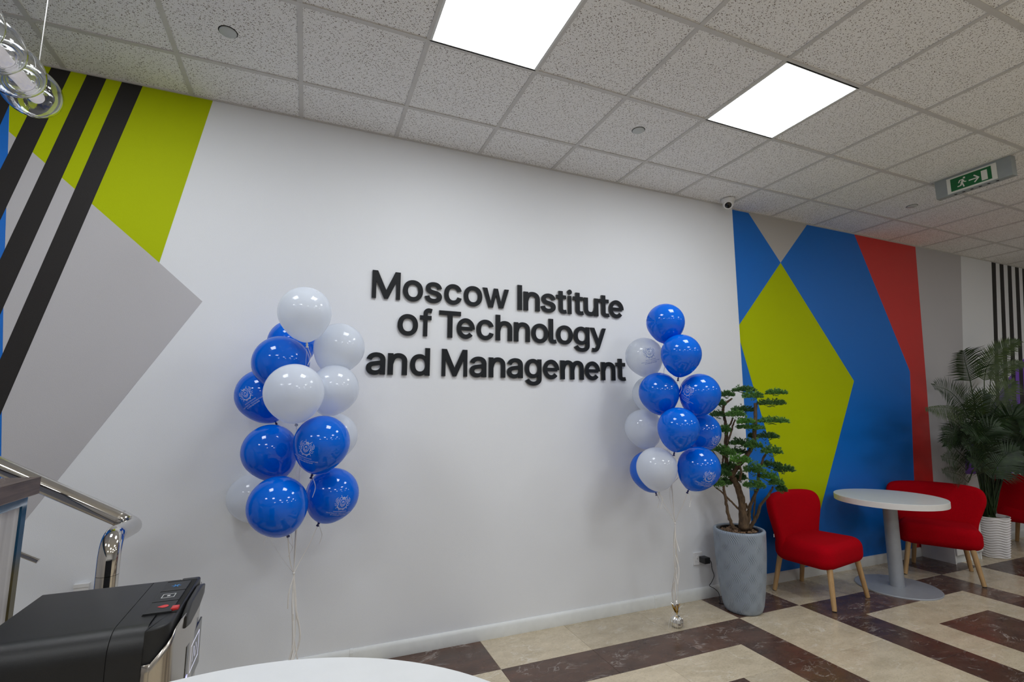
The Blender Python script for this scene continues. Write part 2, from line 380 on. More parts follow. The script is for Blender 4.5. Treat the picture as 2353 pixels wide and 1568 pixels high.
# ---- floor tiles: brown-framed squares between beige strips
PX, PY = 4.885, -0.385
U = 0.3055; V = 0.300
def tiles():
    defs = []
    a = U; b = V
    frame = [((0, 0), (2, 1)), ((2, 0), (4, 1)), ((4, 0), (5, 1)), ((5, 0), (6, 2)), ((5, 2), (6, 4)), ((5, 4), (6, 6)), ((4, 5), (5, 6)), ((2, 5), (4, 6)), ((0, 5), (2, 6)), ((0, 1), (1, 3)), ((0, 3), (1, 5))]
    ring = [((1, 1), (3, 2)), ((3, 1), (5, 2)), ((4, 2), (5, 4)), ((3, 4), (5, 5)), ((1, 4), (3, 5)), ((1, 2), (2, 4))]
    core = [((2, 2), (4, 4))]
    strip = [((-2, 0), (0, 2)), ((-2, 2), (0, 4)), ((-2, 4), (0, 6)), ((0, -2), (2, 0)), ((2, -2), (4, 0)), ((4, -2), (6, 0))]
    cross = [((-2, -2), (0, 0))]
    for bx in range(-3, 4):
        for by in range(0, 2):
            for lst, m in ((frame, 'tile_brown'), (ring, 'tile_beige'), (core, 'tile_brown'), (strip, 'tile_beige'), (cross, 'tile_brown')):
                for (i0, j0), (i1, j1) in lst:
                    x0 = PX + bx * 8 * a + i0 * a; x1 = PX + bx * 8 * a + i1 * a
                    y1 = PY - by * 8 * b - j0 * b; y0 = PY - by * 8 * b - j1 * b
                    lim = 0.0 if x0 < XC - 0.05 else YB
                    y1 = min(y1, lim)
                    if y1 - y0 < 0.02: continue
                    vis = False
                    for xx in (x0, (x0 + x1) / 2, x1):
                        for yy in (y0, (y0 + y1) / 2, y1):
                            u, v, d = to_px((xx, yy, 0))
                            if d > 0.2 and -250 < u < W + 300 and v < H + 350: vis = True
                    if vis: defs.append((x0, x1, y0, y1, m))
    return defs
cache = {}
for (x0, x1, y0, y1, m) in tiles():
    w, d = x1 - x0, y1 - y0; key = (round(w, 3), round(d, 3), m); cx, cy = (x0 + x1) / 2, (y0 + y1) / 2
    g = 0.0007
    if key not in cache:
        mb = MB(); hw, hd = w / 2 - g, d / 2 - g; e = 0.0006
        mb.add([(-hw, -hd, -0.003), (hw, -hd, -0.003), (hw, hd, -0.003), (-hw, hd, -0.003),
                (-hw, -hd, -e), (hw, -hd, -e), (hw, hd, -e), (-hw, hd, -e),
                (-hw + e, -hd + e, 0), (hw - e, -hd + e, 0), (hw - e, hd - e, 0), (-hw + e, hd - e, 0)],
               [(0, 1, 5, 4), (1, 2, 6, 5), (2, 3, 7, 6), (3, 0, 4, 7), (4, 5, 9, 8), (5, 6, 10, 9), (6, 7, 11, 10), (7, 4, 8, 11), (8, 9, 10, 11)])
        o = mb.build('floor_tile', m, floor); cache[key] = o; o.location = (cx, cy, 0)
    else: share(cache[key], 'floor_tile', floor, (cx, cy, 0))

# ---- ceiling: slab, mineral tiles, T-bars
ceiling = struct(MB().box((X0, Y0, CEIL + 0.016), (X1, 0.2, CEIL + 0.1)).build('ceiling', 'ceiling_tile'))
D1 = 0.3826
LIGHTS = [(3, 2), (6, 2)]              # (column, row) of panels in view
def row_y(k): return YB if k == 0 else -D1 - (k - 1) * 0.6
tc = {}; used_rows = {}
bars_x = {}
for k in range(0, 8):
    for i in range(-3, 19):
        x0, x1 = 0.6 * i, 0.6 * i + 0.6; y1, y0 = row_y(k), row_y(k + 1)
        if k == 0 and x1 <= XC: y1 = 0.0
        vis = False
        for xx in (x0, (x0 + x1) / 2, x1):
            for yy in (y0, (y0 + y1) / 2, y1):
                u, v, d = to_px((xx, yy, CEIL))
                if d > 0.15 and -120 < u < W + 200 and v > -200: vis = True
        if not vis: continue
        bars_x.setdefault(k, [x0, x1]); bars_x[k][0] = min(bars_x[k][0], x0); bars_x[k][1] = max(bars_x[k][1], x1)
        if (i, k) in LIGHTS: continue
        w, d = x1 - x0 - 0.004, y1 - y0 - 0.004; key = round(d, 3)
        cen = ((x0 + x1) / 2, (y0 + y1) / 2, CEIL + 0.006)
        if key not in tc:
            o = MB().box((-w / 2, -d / 2, 0), (w / 2, d / 2, 0.010)).build('ceiling_tile', 'ceiling_tile', ceiling); o.location = cen; tc[key] = o
        else: share(tc[key], 'ceiling_tile', ceiling, cen)
def tbar(lo, hi):
    MB().box(lo, hi).build('ceiling_grid_bar', 'metal_white', ceiling)
for k in range(1, 8):
    xs = [bars_x[r] for r in (k - 1, k) if r in bars_x]
    if xs:
        y = row_y(k); tbar((min(a[0] for a in xs), y - 0.012, CEIL), (max(a[1] for a in xs), y + 0.012, CEIL + 0.010))
for i in range(-3, 20):
    rows = [k for k in bars_x if bars_x[k][0] - 0.01 <= 0.6 * i <= bars_x[k][1] + 0.01]
    if rows:
        x = 0.6 * i; tbar((x - 0.012, row_y(max(rows) + 1), CEIL + 0.0006), (x + 0.012, 0.0 if x < XC else YB, CEIL + 0.0106))
struct(MB().box((X0, -0.012, CEIL - 0.0015), (XC, 0.0, CEIL + 0.006)).build('trim_1', 'metal_white'))
struct(MB().box((XC, YB - 0.014, CEIL - 0.0015), (X1, YB, CEIL + 0.006)).build('trim_2', 'metal_white'))
# ---- baseboards with connector caps
def baseboard(name, x0, x1, y, joints):
    root = bpy.data.objects.new(name, None); C.objects.link(root); struct(root)
    xs = [x0] + joints + [x1]
    for a, b in zip(xs, xs[1:]):
        prof = [(0, 0), (-0.014, 0), (-0.016, 0.010), (-0.016, 0.066), (-0.010, 0.080), (-0.004, 0.086), (0, 0.086)]
        mb = MB(); n = len(prof)
        mb.add([(xx, y + p, z) for xx in (a + 0.001, b - 0.001) for p, z in prof], [tuple(range(n)), tuple(range(2 * n - 1, n - 1, -1))] + [(i, i + n, (i + 1) % n + n, (i + 1) % n) for i in range(n)])
        mb.build('baseboard_length', 'trim_white', root, smooth='auto')
    for j in joints:
        MB().add([(j + s * 0.009, y + p, z) for s in (-1, 1) for p, z in [(0, 0), (-0.018, 0), (-0.018, 0.068), (-0.012, 0.083), (-0.003, 0.089), (0, 0.089)]],
                 [tuple(range(6)), tuple(range(11, 5, -1))] + [(i, i + 6, (i + 1) % 6 + 6, (i + 1) % 6) for i in range(6)]).build('joint_cap', 'trim_white', root)
baseboard('baseboard_back', X0, XC, 0.0, [-0.55, 1.645, 3.835])
baseboard('baseboard_back_mural', XC, X1, YB, [6.1, 8.3])

# ---- painted shapes on the walls (thin paint film on the plaster)
def paint(px, y, name, mat, wall, lift, label=None):
    pts = [on_y(u, v, y) for u, v in px]
    poly = []
    for a, b in zip(pts, pts[1:] + pts[:1]):        # clip the shape at the ceiling
        if a.z <= CEIL: poly.append((a.x, a.z))
        if (a.z <= CEIL) != (b.z <= CEIL):
            f = (CEIL - a.z) / (b.z - a.z); poly.append((a.x + (b.x - a.x) * f, CEIL))
    o = MB().prism(poly, y - lift, y).build(name, mat, wall)
    if label: o['label'] = label
    return o
wp = lambda x, z: None
def pxw(x, z, y=0.0): return to_px((x, y, z))[:2]
eL = [(21.5, 243), (11.6, 573), (8, 710), (3, 1061)]
lA, lB = eL[0], eL[-1]
def on_line(p, q, v): return (p[0] + (q[0] - p[0]) * (v - p[1]) / (q[1] - p[1]), v)
paint([pxw(-2.2, 3.5), on_line(lA, lB, 60), lA, eL[1], eL[2], lB, on_line(lA, lB, 1420), pxw(-2.2, 0.10)], 0, 'blue_panel', 'paint_blue', wall_back, 0.0008, 'blue painted field at the left edge')
paint([on_line(lA, lB, 60), on_line((487, 238), (366, 604), 60), (366, 604), (20.6, 302.7)], 0, 'lime_panel', 'paint_lime', wall_back, 0.0010, 'lime green painted polygon under the ceiling')
paint([(20.6, 302.7), (366, 604), (465, 693), (127, 1111), on_line((465, 693), (127, 1111), 1262), lB, eL[2], eL[1]], 0, 'grey_panel', 'paint_grey', wall_back, 0.0012, 'light grey painted arrow shape')
def stripe(l0, l1, r0, r1, top, bot):
    paint([on_line(l0, l1, top[0]), on_line(r0, r1, top[1]), on_line(r0, r1, bot[1]), on_line(l0, l1, bot[0])], 0, 'black_stripe', 'paint_black', wall_back, 0.0018)
stripe((275, 201.5), (78, 650), (323, 210), (132.6, 650), (90, 90), (1050, 1150))
stripe((193.3, 186.6), (11.6, 573), (238.7, 195), (12.6, 697), (80, 80), (850, 950))
stripe((110, 172), (0, 392), (155.8, 180), (0, 508), (70, 70), (650, 750))
stripe((-8, 152), (-60, 260), (57, 163), (0, 289), (60, 60), (450, 500))
# right mural
def pr_(px, name, mat, lift, label=None): return paint(px, YB, name, mat, wall_mural, lift, label)
def zc(u): return (u, to_px(on_z(u, 500, CEIL))[1])
def ceil_px(x): return to_px((x, YB, CEIL - 0.004))[:2]
def base_px(x): return to_px((x, YB, 0.05))[:2]
def xw(u, v): return on_y(u, v, YB).x
tri = [(1719.3, 485.4), (1793.4, 603.9), (1853.8, 514.7)]
pr_([ceil_px(XC + 0.001), ceil_px(xw(1962.8, 538.6)), (2090.7, 853.8), (2100.5, 1106), base_px(xw(2108, 1280)), base_px(XC + 0.001)], 'blue_panel', 'paint_blue', 0.0008, 'blue painted field behind the red chairs')
pr_([ceil_px(xw(1962.8, 538.6)), ceil_px(xw(2103.5, 570)), (2130, 900), (2144.5, 1107.7), base_px(xw(2153, 1270)), base_px(xw(2108, 1280)), (2100.5, 1106), (2090.7, 853.8)], 'red_panel', 'paint_red', 0.0008, 'red painted band')
pr_([ceil_px(xw(2103.5, 570)), ceil_px(xw(2208, 593)), (2214.7, 888), base_px(xw(2222, 1250)), base_px(xw(2153, 1270)), (2144.5, 1107.7), (2130, 900)], 'grey_panel', 'paint_grey', 0.0008, 'grey painted band')
pr_([ceil_px(xw(*tri[0])), ceil_px(xw(*tri[2])), tri[1]], 'grey_triangle', 'paint_warm_grey', 0.0016, 'pale grey painted triangle')
pr_([(1793.4, 604.3), (1962, 876), (1850.6, 1303), (1700.2, 783.6), (1697.8, 747.7)], 'lime_panel', 'paint_lime', 0.0016, 'lime green painted kite')
pr_([(2353, 824), (2313, 875), (2218, 1048), (2218, 1090), (2360, 1086), (2420, 1086), (2420, 738)], 'purple_panel', 'paint_purple', 0.0012, 'purple painted polygon')
for k, (a, b, c, d) in enumerate([(2279, 2288, 2283.4, 2292), (2297.4, 2305.8, 2302.5, 2311.4), (2315.7, 2324, 2320.3, 2329.3), (2333, 2341, 2338, 2346.6), (2349.7, 2357, 2354.5, 2363)]):
    v0 = 609 + k * 3.9; L0, L1, R0_, R1_ = (a, v0), (c, 760), (b, v0), (d, 760)
    pr_([ceil_px(xw(a, v0)), ceil_px(xw(b, v0)), R1_, on_line(R0_, R1_, 1200), on_line(L0, L1, 1200), L1], 'black_stripe', 'paint_black', 0.0020)

# ================================================================== CEILING FITTINGS
def led(x, y, label, group):
    t = thing('ceiling_light', label, 'ceiling light', (x, y, CEIL), 0, group)
    s = 0.295; f = MB()
    for lo, hi in (((-s, -s), (s, -s + 0.012)), ((-s, s - 0.012), (s, s)), ((-s, -s + 0.012), (-s + 0.012, s - 0.012)), ((s - 0.012, -s + 0.012), (s, s - 0.012))):
        f.box((lo[0], lo[1], 0.0), (hi[0], hi[1], 0.012))
    f.build('frame', 'trim_white', t)
    MB().add([(-s + 0.012, -s + 0.012, 0.003), (-s + 0.012, s - 0.012, 0.003), (s - 0.012, s - 0.012, 0.003), (s - 0.012, -s + 0.012, 0.003)], [(0, 1, 2, 3)]).build('diffuser', 'led_panel', t)
led(2.1, row_y(2) - 0.3, 'square lit LED panel in the ceiling cut by the top photo edge', 'ceiling LED panels')
led(3.9, row_y(2) - 0.3, 'square lit LED panel in the ceiling, nearer to the exit sign', 'ceiling LED panels')
for (x, y, where) in [(0.3, -1.283, 'directly over the glass pendant lamp'), (-1.5, -3.083, 'far left, over the back of the counter'), (0.3, -3.683, 'above and left of the viewer'),
                      (3.9, -3.083, 'right of the viewer, in line with the bonsai planter'), (6.3, -3.083, 'added unseen to light the mural and floor, in line with the small round table'), (9.3, -3.083, 'added unseen to brighten the far right wall, beyond the palm'),  # last two panels are unseen, added to brighten the right side
                      (2.1, -4.883, 'second row behind the viewer, leftmost of three'), (4.5, -4.883, 'second row behind the viewer, middle of three'), (7.5, -4.883, 'added unseen to lift the right side, second row behind the viewer, rightmost of three'),  # rightmost panel is an unseen extra for more light on the right
                      (0.3, -6.683, 'last row behind the viewer, leftmost of three'), (3.3, -6.683, 'last row behind the viewer, middle of three'), (6.3, -6.683, 'last row behind the viewer, rightmost of three')]:
    led(x, y, 'lit LED ceiling panel ' + where, 'ceiling LED panels')
for (u, v, lab) in ((524, 74, 'round grey flush cover in the ceiling tile above the lime mural'), (1467, 300, 'round grey flush cover in the ceiling tile left of the lit panel'), (2096, 474, 'round grey flush cover in the ceiling tile below the exit sign')):
    p = on_z(u, v, CEIL + 0.004)
    t = thing('ceiling_cover', lab, 'ceiling cover', (p.x, p.y, CEIL + 0.006), 0, 'round ceiling covers')
    MB().lathe([(0.0, -0.007), (0.036, -0.007), (0.039, -0.005), (0.039, 0.0)], 40).build('cover_disc', 'cover_grey', t, smooth='auto')
    MB().lathe([(0.0385, -0.0015), (0.043, -0.0015), (0.043, 0.0), (0.0385, 0.0)], 40).build('rim', 'hole', t)
# exit sign
t = thing('exit_sign', 'green and white running man exit sign box under the ceiling', 'exit sign', (6.0, -1.262, CEIL))
def eb(lo, hi, name, mat, par): return MB().box(lo, hi).build(name, mat, par)
hous = MB()
hy = 0.238
hous.add([(0.0, -hy, -0.15), (0.0, hy, -0.15), (0.0, hy, -0.0), (0.0, -hy, 0.0), (0.055, -hy - 0.004, -0.15), (0.055, hy + 0.004, -0.15), (0.055, hy + 0.004, 0), (0.055, -hy - 0.004, 0)],
         [(0, 1, 2, 3), (7, 6, 5, 4), (0, 4, 5, 1), (3, 2, 6, 7), (1, 5, 6, 2), (0, 3, 7, 4)])
hous = hous.build('housing', 'sign_grey', t)
face = eb((-0.004, -0.155, -0.142), (0.0, 0.157, -0.016), 'panel', 'sign_white', t)
gr = eb((-0.006, -0.124, -0.129), (-0.004, 0.131, -0.028), 'green_field', 'sign_green', face)
def sym(polys, name, par, x0, x1):
    mb = MB()
    for pi_, poly in enumerate(polys):
        x0 = x0 - 0.00004 * (pi_ > 0)
        n = len(poly); mb.add([(x0, -y, z) for y, z in poly] + [(x1, -y, z) for y, z in poly], [tuple(range(n)), tuple(range(2 * n - 1, n - 1, -1))] + [(i, i + n, (i + 1) % n + n, (i + 1) % n) for i in range(n)])
    mb.build(name, 'sign_white', par)
g = lambda x, y: (-0.131 + 0.255 * (x - 780) / 865, -0.129 + 0.101 * y)   # sign-panel layout: x 780..1645 -> width, y 0..1 up
def seg(x0, y0, x1, y1, w):
    a, b = Vector(g(x0, y0)), Vector(g(x1, y1)); d = (b - a).normalized(); nrm = Vector((-d.y, d.x)) * w
    return [a + nrm, a - nrm, b - nrm, b + nrm]
head = [(g(1085, 0.80)[0] + 0.0075 * math.cos(k * math.pi / 6), g(1085, 0.80)[1] + 0.0075 * math.sin(k * math.pi / 6)) for k in range(12)]
sym([head, seg(1062, 0.66, 1020, 0.42, 0.0075), seg(1060, 0.70, 985, 0.68, 0.0036), seg(988, 0.69, 955, 0.50, 0.0034), seg(1060, 0.60, 1085, 0.47, 0.0034), seg(1083, 0.47, 1122, 0.46, 0.0034),
     seg(1022, 0.44, 995, 0.24, 0.005), seg(998, 0.26, 925, 0.24, 0.0038), seg(1025, 0.44, 1045, 0.32, 0.0048), seg(1043, 0.34, 1066, 0.10, 0.0042)], 'running_man', gr, -0.0068, -0.006)
sym([seg(1175, 0.44, 1375, 0.44, 0.0042), seg(1290, 0.72, 1390, 0.42, 0.0045), seg(1290, 0.16, 1390, 0.46, 0.0045)], 'arrow', gr, -0.0068, -0.006)
a0, a1 = g(1440, 0.08), g(1565, 0.84)
sym([[a0, (a1[0], a0[1]), a1, (a0[0], a1[1])]], 'door_symbol', gr, -0.0068, -0.006)
for k in range(6):
    y = 0.118 - k * 0.052
    MB().lathe([(0.0, -0.0005), (0.010, -0.0005), (0.010, 0.0)], 20, (0.022, y, -0.150)).build('vent_hole', 'hole', t)
# dome camera
t = thing('security_camera', 'small white turret security camera with black eye on the ceiling above the wall corner', 'camera', (4.70, -0.115, CEIL))
MB().lathe([(0.0, -0.03), (0.048, -0.03), (0.054, -0.022), (0.056, 0.0)], 40).build('base', 'plastic_white', t, smooth='auto')
bd = Vector((-0.62, -0.55, -0.75)).normalized(); ax = bd.to_track_quat('Z', 'X').to_matrix()
R_ = 0.046
MB().lathe([(R_ * math.sin(a), R_ * math.cos(a)) for a in [math.pi - k * math.pi / 24 for k in range(0, 18)]], 40, (0, 0, -0.042), axis=ax).build('ball', 'plastic_white', t, smooth='auto')
ey = MB().lathe([(0.0, 0.027 + 0.006), (0.018, 0.027 + 0.0045), (0.030, 0.027 + 0.0005), (0.0335, 0.0325 - 0.0055)], 36, (0, 0, -0.042), axis=ax).build('lens_cover', 'plastic_black_gloss', t, smooth='auto')
MB().lathe([(0.0, 0.0345), (0.006, 0.0345), (0.006, 0.033)], 16, (0, 0, -0.042) , axis=ax).build('lens', 'hole', ey)
# pendant lamp
t = thing('pendant_lamp', 'horizontal pendant lamp of overlapping clear glass discs on a white tube', 'lamp', (0.37, -1.6, 2.6))
ya, yb = 0.530, -1.0
MB().tube([(0, yb, 0), (0, ya, 0)], 0.021, 24).build('light_tube', 'tube_glow', t, smooth='auto')
yy = ya - 0.04; k = 0
while yy > yb + 0.05:
    prof = []
    for j in range(25):
        a = math.pi * 2 * j / 24
        prof.append((0.050 + 0.033 * math.cos(a), 0.066 * math.sin(a)))
    mb = MB(); mx = Matrix.Rotation(math.pi / 2, 3, 'X')
    n = 48; vs = []
    for (r, z) in prof[:-1]:
        for j in range(n):
            a = 2 * math.pi * j / n; vs.append(mx @ Vector((r * math.cos(a), r * math.sin(a), z)) + Vector((0, yy, 0)))
    m = len(prof) - 1
    mb.add(vs, [(i * n + j, i * n + (j + 1) % n, ((i + 1) % m) * n + (j + 1) % n, ((i + 1) % m) * n + j) for i in range(m) for j in range(n)])
    gd = mb.build('glass_disc', 'clear_glass', t, smooth=True); sm_ = gd.modifiers.new('wall_thickness', 'SOLIDIFY'); sm_.thickness = 0.003; sm_.offset = -1; yy -= 0.126; k += 1
for y in (ya - 0.02, yb + 0.1):
    MB().tube([(0.0, y, 0.02), (0.0, y, CEIL - 2.6)], 0.0016, 8).build('suspension_wire', 'metal_white', t)
MB().tube([(0, -0.8, CEIL - 2.6 - 0.02), (0, -0.8, CEIL - 2.6)], 0.06, 32).build('ceiling_rose', 'plastic_white', t, smooth='auto')

